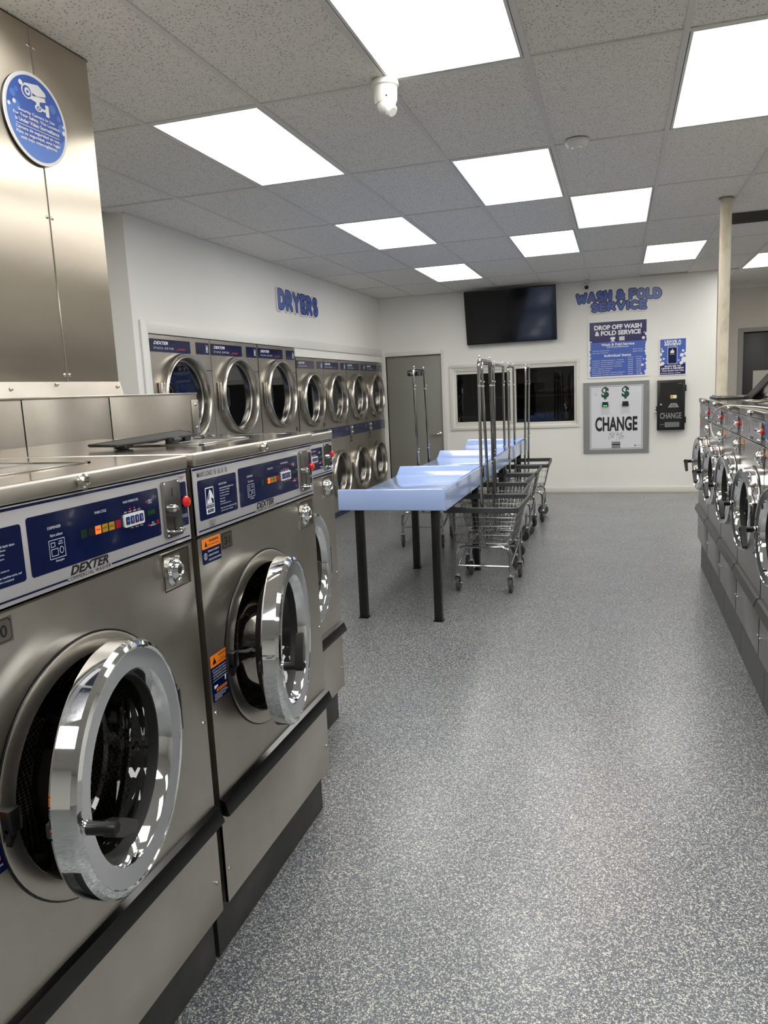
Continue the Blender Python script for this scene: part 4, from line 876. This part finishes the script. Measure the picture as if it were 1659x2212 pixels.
m.text(F, 'SCAN ME TO', W_/2, H_*.225, .20, .022, n, 'white', .04, 0, 'C'); m.text(F, 'LEAVE A REVIEW', W_/2, H_*.165, .275, .022, n, 'white', .04, 0, 'C'); m.text(F, 'YOUR REVIEW MATTERS', W_/2, H_*.105, .275, .017, n, 'white', .03, 0, 'C')
for q in range(3): m.disc(F, .028+q*.085, .028, .006, .006, n, 'white', 12); m.rect(F, .038+q*.085, .098+q*.082, .025, .031, n, 'text_white')
m.build('print', t)
m = MB(); poster_bubbles(m, F, [(.03, .345, .009), (.04, .315, .015), (.014, .275, .022), (.055, .215, .013), (.012, .205, .02), (.04, .155, .024), (.02, .145, .02), (.29, .31, .015), (.275, .255, .024), (.32, .27, .02), (.24, .19, .009), (.305, .195, .036), (.27, .155, .022)], W_, H_, 1, .0116); m.build('bubbles', t)

# change machines
t = empty('change_machine', (-.453, YB, .541), label='wide grey-framed white CHANGE machine with two green dollar signs', cat='change machine')
W_, H_ = .845, .955
m = MB(); m.rect(F, 0, W_, 0, H_, .022, 'change_grey', .004, .022); m.build('frame', t)
m = MB(); a0, a1, b0, b1 = .085, .768, .050, .905
m.rect(F, a0, a1, b0, b1, .024, 'plastic_white', .012, .003); m.rect(F, a0+.010, a1-.010, b0+.010, b1-.010, .0243, 'text_grey', .008); m.rect(F, a0+.015, a1-.015, b0+.015, b1-.015, .0246, 'plastic_white', .006); n = .0250
for c in (.285, .545): 
    m.text(F, '$', c, .725, .098, .165, n, 'green_dark', .045, 0, 'C')
    m.frame(F, c-.05, c+.05, .525, .602, .002, n, 'text_grey')
    for q in range(8): m.line(F, (c-.036+q*.010, .535), (c-.038+q*.0106, .592), .0018, n, 'text_grey')
m.text(F, 'CHANGE', .427, .295, .545, .195, n, 'text_black', .035, 0, 'C')
r_ = random.Random(5)
for q in range(70):
    u, v = r_.uniform(-1, 1), r_.uniform(0, 1); wv = .075+.04*(1-v); x, z = .425+u*wv, .185+v*.095; an = r_.choice((.5, .6, -.4, 0)); m.line(F, (x-.009*math.cos(an), z-.009*math.sin(an)), (x+.009*math.cos(an), z+.009*math.sin(an)), .0032, n+.0001*q/70, 'text_grey')
m.disc(F, .67, .097, .010, .010, n, 'text_black', 14); m.text(F, 'STANDARD', .685, .093, .062, .009, n, 'text_black'); m.disc(F, .16, .80, .006, .006, n, 'text_black', 10); m.text(F, 'ok', .165, .775, .02, .01, n, 'text_grey')
m.build('face_plate', t)
for k, c in enumerate((.285, .545)):
    m = MB(); m.rect(F, c-.038, c+.038, .655, .690, .040, 'black', .003, .016); m.rect(F, c-.042, c+.042, .628, .655, .046, 'black', .003, .022)
    m.rect(F, c-.028, c+.028, .648, .653, .0465, 'dark_void')
    if k == 0: m.rect(F, c-.022, c-.004, .634, .646, .0466, 'led_green'); m.rect(F, c+.006, c+.022, .634, .646, .0466, 'led_green')
    m.build('bill_slot', t)
m = MB(); m.rect(F, .37, .482, .065, .155, .028, 'change_grey', .002, .004); m.rect(F, .374, .478, .108, .122, .0284, 'black'); m.build('coin_tray', t)

t = empty('change_machine', (.490, YB, .835), label='narrow black CHANGE machine mounted right of the wide white one', cat='change machine')
W_, H_ = .338, .65; D_ = .10
m = MB(); m.box(0, W_, -D_, 0, 0, H_, 'black', .003); m.build('cabinet', t)
Fd = Fr((0, -D_, 0), (1, 0, 0), (0, 0, 1))
m = MB(); m.rect(Fd, .030, W_-.030, .030, H_-.030, .006, 'black', .003, .006); n = .0065
m.text(Fd, 'CHANGE', .165, .150, .265, .078, n, 'zinc', .02, 0, 'C'); m.rect(Fd, .160, .235, .410, .455, n, 'yellow'); m.rect(Fd, .190, .235, .415, .450, n+.0003, 'text_white'); m.text(Fd, 'COIN', .165, .418, .030, .022, n+.0004, 'text_black', .01)
m.poly(Fd, [(.130, .295), (.265, .295), (.235, .350), (.165, .350)], n, 'zinc'); m.disc(Fd, .199, .318, .028, .012, n+.0003, 'steel_dark'); m.disc(Fd, .199, .318, .018, .007, n+.0005, 'zinc'); m.rect(Fd, .035, .085, .072, .078, n, 'zinc'); m.rect(Fd, .035, .085, .048, .053, n, 'steel_dark'); m.text(Fd, 'rowe', .25, H_-.055, .05, .010, n, 'zinc')
dd = m.build('door', t)
m = MB(); m.rect(Fd, .155, .245, .355, .372, .020, 'black', .002, .014); m.build('bill_slot', dd)
m = MB(); m.rect(Fd, .092, .272, .040, .105, .020, 'chrome_satin', .003, .014); m.build('coin_cup', t)
m = MB(); m.lathe([(.012, 0), (.012, .010), (0, .012)], Fd.p(.045, .335, .006), Fd.N, 'chrome', 18); m.build('lock', dd)
m = MB(); m.box(-.016, 0, -D_+.01, -D_+.05, .255, .315, 'steel_dark', .002); m.tube([(-.022, -D_+.03, .25), (-.026, -D_+.03, .275), (-.018, -D_+.03, .285)], .004, 'chrome', 6); m.box(-.034, -.012, -D_+.018, -D_+.036, .218, .250, 'screw', .003); m.build('padlock', t)
for z in (.09, .50):
    m = MB(); m.box(W_, W_+.016, -D_-.004, -D_+.025, z, z+.08, 'black', .003); m.build('hinge', t)
# door sign
m = MB(); Fs = Fr((-2.925, YB+.029, 1.712), (1, 0, 0), (0, 0, 1)); m.rect(Fs, 0, .222, 0, .078, .003, 'black', .004, .003); m.text(Fs, 'Employees\nOnly', .012, .012, .11, .054, .0034, 'text_white', .01); m.disc(Fs, .178, .039, .027, .030, .0034, 'text_white'); m.disc(Fs, .178, .039, .024, .027, .0037, 'black'); m.rect(Fs, .174, .180, .022, .058, .0040, 'text_white'); m.rect(Fs, .181, .188, .036, .040, .0040, 'text_white')
tag(m.build('door_sign'), 'small black Employees Only sign on the grey door', 'sign')

# ================================================================== FOLDING TABLE
t = empty('folding_table', (-1.40, 4.57, 0), label='long light blue fibreglass folding table with black legs', cat='table')
TX0, TX1 = -.362, .362; ZT, ZB, ZSF = .888, .750, .812
ys = [0, 1.45, 2.94, 4.44]
for k in range(3):
    y0, y1 = ys[k]+.002, ys[k+1]-.002
    m = MB()
    m.box(TX0+.004, TX1-.03, y0+.012, y1-.03, ZSF-.022, ZSF, 'fiberglass', .004)
    m.box(TX0, TX1-.004, y0, y0+.028, ZB, ZT if k == 0 else ZSF, 'fiberglass', .006, 3)
    m.box(TX0+.001, TX0+.02, y0+.01, y1-.01, ZB+.001, ZSF-.001, 'fiberglass', .004)
    # right rim: outer wall with sloped inner face
    b = [(TX1, ZB), (TX1, ZT-.006), (TX1-.006, ZT), (TX1-.020, ZT), (TX1-.027, ZT-.005), (TX1-.055, ZSF+.004), (TX1-.075, ZSF-.001), (TX1-.075, ZSF-.02), (TX1-.02, ZSF-.02), (TX1-.02, ZB)]
    kk = len(b); vs = [(x, yy, z) for yy in (y0+.003, y1) for x, z in b]
    m.add(vs, [tuple(range(kk)), tuple(reversed(range(kk, 2*kk)))]+[(i, i+kk, (i+1) % kk+kk, (i+1) % kk) for i in range(kk)], 'fiberglass')
    b = [(y1, ZB), (y1, ZT-.006), (y1-.006, ZT), (y1-.018, ZT), (y1-.024, ZT-.004), (y1-.055, ZSF+.004), (y1-.075, ZSF-.001), (y1-.075, ZSF-.02), (y1-.02, ZSF-.02), (y1-.02, ZB)]
    vs = []
    for x in (0, 1):
        for yy, z in b:
            xx = TX1 if x else TX0+(.024*max(0, (z-ZSF)/(ZT-ZSF)))
            vs.append((xx, yy, z))
    m.add(vs, [tuple(reversed(range(kk))), tuple(range(kk, 2*kk))]+[(i, (i+1) % kk, (i+1) % kk+kk, i+kk) for i in range(kk)], 'fiberglass')
    m.build('tray', t)
for y in (.085, 1.50, 2.98, 4.38):
    for x in (-.245, .275):
        m = MB(); m.box(x-.026, x+.026, y-.026, y+.026, .004, ZSF-.022, 'black', .003); m.box(x-.034, x+.034, y-.034, y+.034, 0, .006, 'black', .002); m.build('leg', t)
m = MB()
for x in (-.245, .275): m.box(x-.02, x+.02, .1, 4.38, ZSF-.062, ZSF-.022, 'black')
m.build('rail', t)

# ================================================================== CARTS
def cart():
    root = empty('laundry_cart', (0, 0, 0), label='x', cat='laundry cart', group='wire laundry carts with hanging racks')
    wx, wy, zt = .197, .243, .345
    m = MB()
    for y in (-wy, wy): m.tube(rounded([(-wx, y, .155), (-wx, y, zt), (wx, y, zt), (wx, y, .155)], .075, 6), .0115, 'tube', 10)
    m.tube([(-wx, -wy, .20), (wx, -wy, .20)], .009, 'tube', 8)
    for x in (-wx, wx): m.tube([(x, -wy, .19), (x, wy, .30)], .009, 'tube', 8); m.tube([(x*.7, -wy, zt), (x*.7, wy, zt)], .009, 'tube', 8)
    m.tube([(-wx, wy, .30), (wx, wy, .30)], .009, 'tube', 8)
    m.build('base_frame', root)
    # basket
    zb, zr = .372, .635
    def corner(z):
        q = (z-zb)/(zr-zb); return .205+.060*q, .255+.085*q
    m = MB(); wr = .0017
    for z in (zb, zb+.003, .44, .51, .58):
        a, b = corner(z); m.tube(rounded([(0, -b, z), (a, -b, z), (a, b, z), (-a, b, z), (-a, -b, z), (0, -b, z)], .03, 3), .0026 if z > zb else .003, 'wire', 5)
    for k in range(-8, 9):
        for s_ in (-1, 1):
            x0_, x1_ = k*.205/8.5, k*.265/8.5; m.tube([(x0_, s_*.255, zb), (x1_, s_*.340, zr)], wr, 'wire', 4, caps=False)
        m.tube([(k*.205/8.5, -.255, zb), (k*.205/8.5, .255, zb)], wr, 'wire', 4, caps=False)
    for k in range(-11, 12):
        for s_ in (-1, 1): m.tube([(s_*.205, k*.255/11.5, zb), (s_*.265, k*.34/11.5, zr)], wr, 'wire', 4, caps=False)
        if k % 2 == 0: m.tube([(-.205, k*.255/11.5, zb+.003), (.205, k*.255/11.5, zb+.003)], wr, 'wire', 4, caps=False)
    m.build('basket', root)
    m = MB(); a, b = .268, .343
    loop = []
    for cx, cy2, q in ((a-.03, b-.03, 0), (-a+.03, b-.03, 1), (-a+.03, -b+.03, 2), (a-.03, -b+.03, 3)):
        for i in range(5):
            th = math.pi/2*(q+i/4); loop.append((cx+.03*math.cos(th), cy2+.03*math.sin(th), math.cos(th), math.sin(th)))
    vs = []; prf = [(-.007, -.020), (.007, -.020), (.010, .016), (.004, .021), (-.004, .021), (-.010, .016)]
    for x, y, dx, dy_ in loop:
        for o_, z in prf: vs.append((x+dx*o_, y+dy_*o_, zr+z))
    k = len(prf); L = len(loop); m.add(vs, [(i*k+j, ((i+1) % L)*k+j, ((i+1) % L)*k+(j+1) % k, i*k+(j+1) % k) for i in range(L) for j in range(k)], 'rim_grey'); m.build('basket_rim', root)
    # hanging rack
    m = MB(); zt2 = 1.70
    m.tube(rounded([(0.02, -wy-.01, .352), (0, -wy-.012, .40), (0, -wy, 1.0), (0, -wy, zt2), (0, wy, zt2), (0, wy, 1.0), (0, wy+.012, .40), (.02, wy+.01, .352)], .045, 6), .0115, 'tube', 10)
    for y in (-wy, wy):
        for z in (.93, 1.52): m.tube([(0, y, z-.006), (0, y, z+.006)], .0135, 'chrome', 10)
        for z in (.955, 1.55): m.sphere((.014, y, z), .005, 'chrome', 8, 6)
        yy = y*(.86); m.tube([(0, yy, zt2+.01), (0, yy, zt2+.022)], .004, 'chrome', 6); m.sphere((0, yy, zt2+.027), .008, 'chrome', 10, 8)
    m.build('hanging_rack', root)
    for x in (-wx, wx):
        for y in (-wy, wy):
            c = MB(); c.cyl((0, 0, .128), (0, 0, 1), .017, .010, 'chrome', 14, .002); c.cyl((0, 0, .138), (0, 0, 1), .011, .02, 'zinc', 10)
            c.box(-.020, .020, -.022, .022, .122, .128, 'zinc', .001)
            for s_ in (-1, 1): c.add([(s_*.019, -.018, .126), (s_*.019, .020, .126), (s_*.019, .034, .062), (s_*.019, .016, .048), (s_*.022, -.018, .126), (s_*.022, .020, .126), (s_*.022, .034, .062), (s_*.022, .016, .048)], [(0, 1, 2, 3), (7, 6, 5, 4), (0, 4, 5, 1), (1, 5, 6, 2), (2, 6, 7, 3), (3, 7, 4, 0)], 'zinc')
            c.tube([(-.027, .024, .060), (.027, .024, .060)], .004, 'chrome', 8)
            co = c.build('caster', root); co.location = (x, y, 0)
            c = MB(); c.lathe([(.0, -.012), (.045, -.012), (.047, -.009), (.055, -.012), (.060, -.008), (.060, .008), (.055, .012), (.047, .009), (.045, .012), (0, .012)], (0, .024, .060), (1, 0, 0), ['rim_grey', 'rim_grey', 'rim_grey', 'wheel_grey', 'wheel_grey', 'wheel_grey', 'rim_grey', 'rim_grey', 'rim_grey'], 32); c.build('wheel', co)
    return root
CL = ['nearest wire laundry cart at the right side of the blue table', 'second wire laundry cart beside the table, behind the nearest one', 'middle cart of the five along the right side of the table', 'fourth wire cart of those lined along the right side of the table', 'farthest wire cart of the line, by the far end of the table', 'single wire laundry cart standing left of the blue table, before the grey door']
spots = [(-.945, 5.63, -1, (0, 0), (0, 0, 0, 0)), (-1.01, 6.345, 2, (1.6, .5), (25, 60, -40, 80)), (-1.06, 7.06, -2, (0, 0), (80, 10, 95, 60)), (-1.045, 7.79, 1, (0, 0), (15, 70, 100, 40)), (-1.0, 8.56, 2, (-1.2, 0), (50, 90, 20, 110)), (-1.815, 7.16, 2, (1.0, 0), (8, 5, 12, 6))]
pc = cart()
for k, (x, y, rz, lean, wh) in enumerate(spots):
    c = pc if k == 0 else copy_tree(pc); c.location = (x, y, 0); c.rotation_euler = (0, 0, R(rz)); c['label'] = CL[k]
    q = 0
    for ch in c.children:
        if ch.name.startswith('hanging_rack'): ch.rotation_euler = (R(lean[1]), R(-lean[0]), 0)
        if ch.name.startswith('caster'): ch.rotation_euler = (0, 0, R(wh[q])); q += 1
# vis: keep everything at evaluated state
bpy.context.view_layer.update()
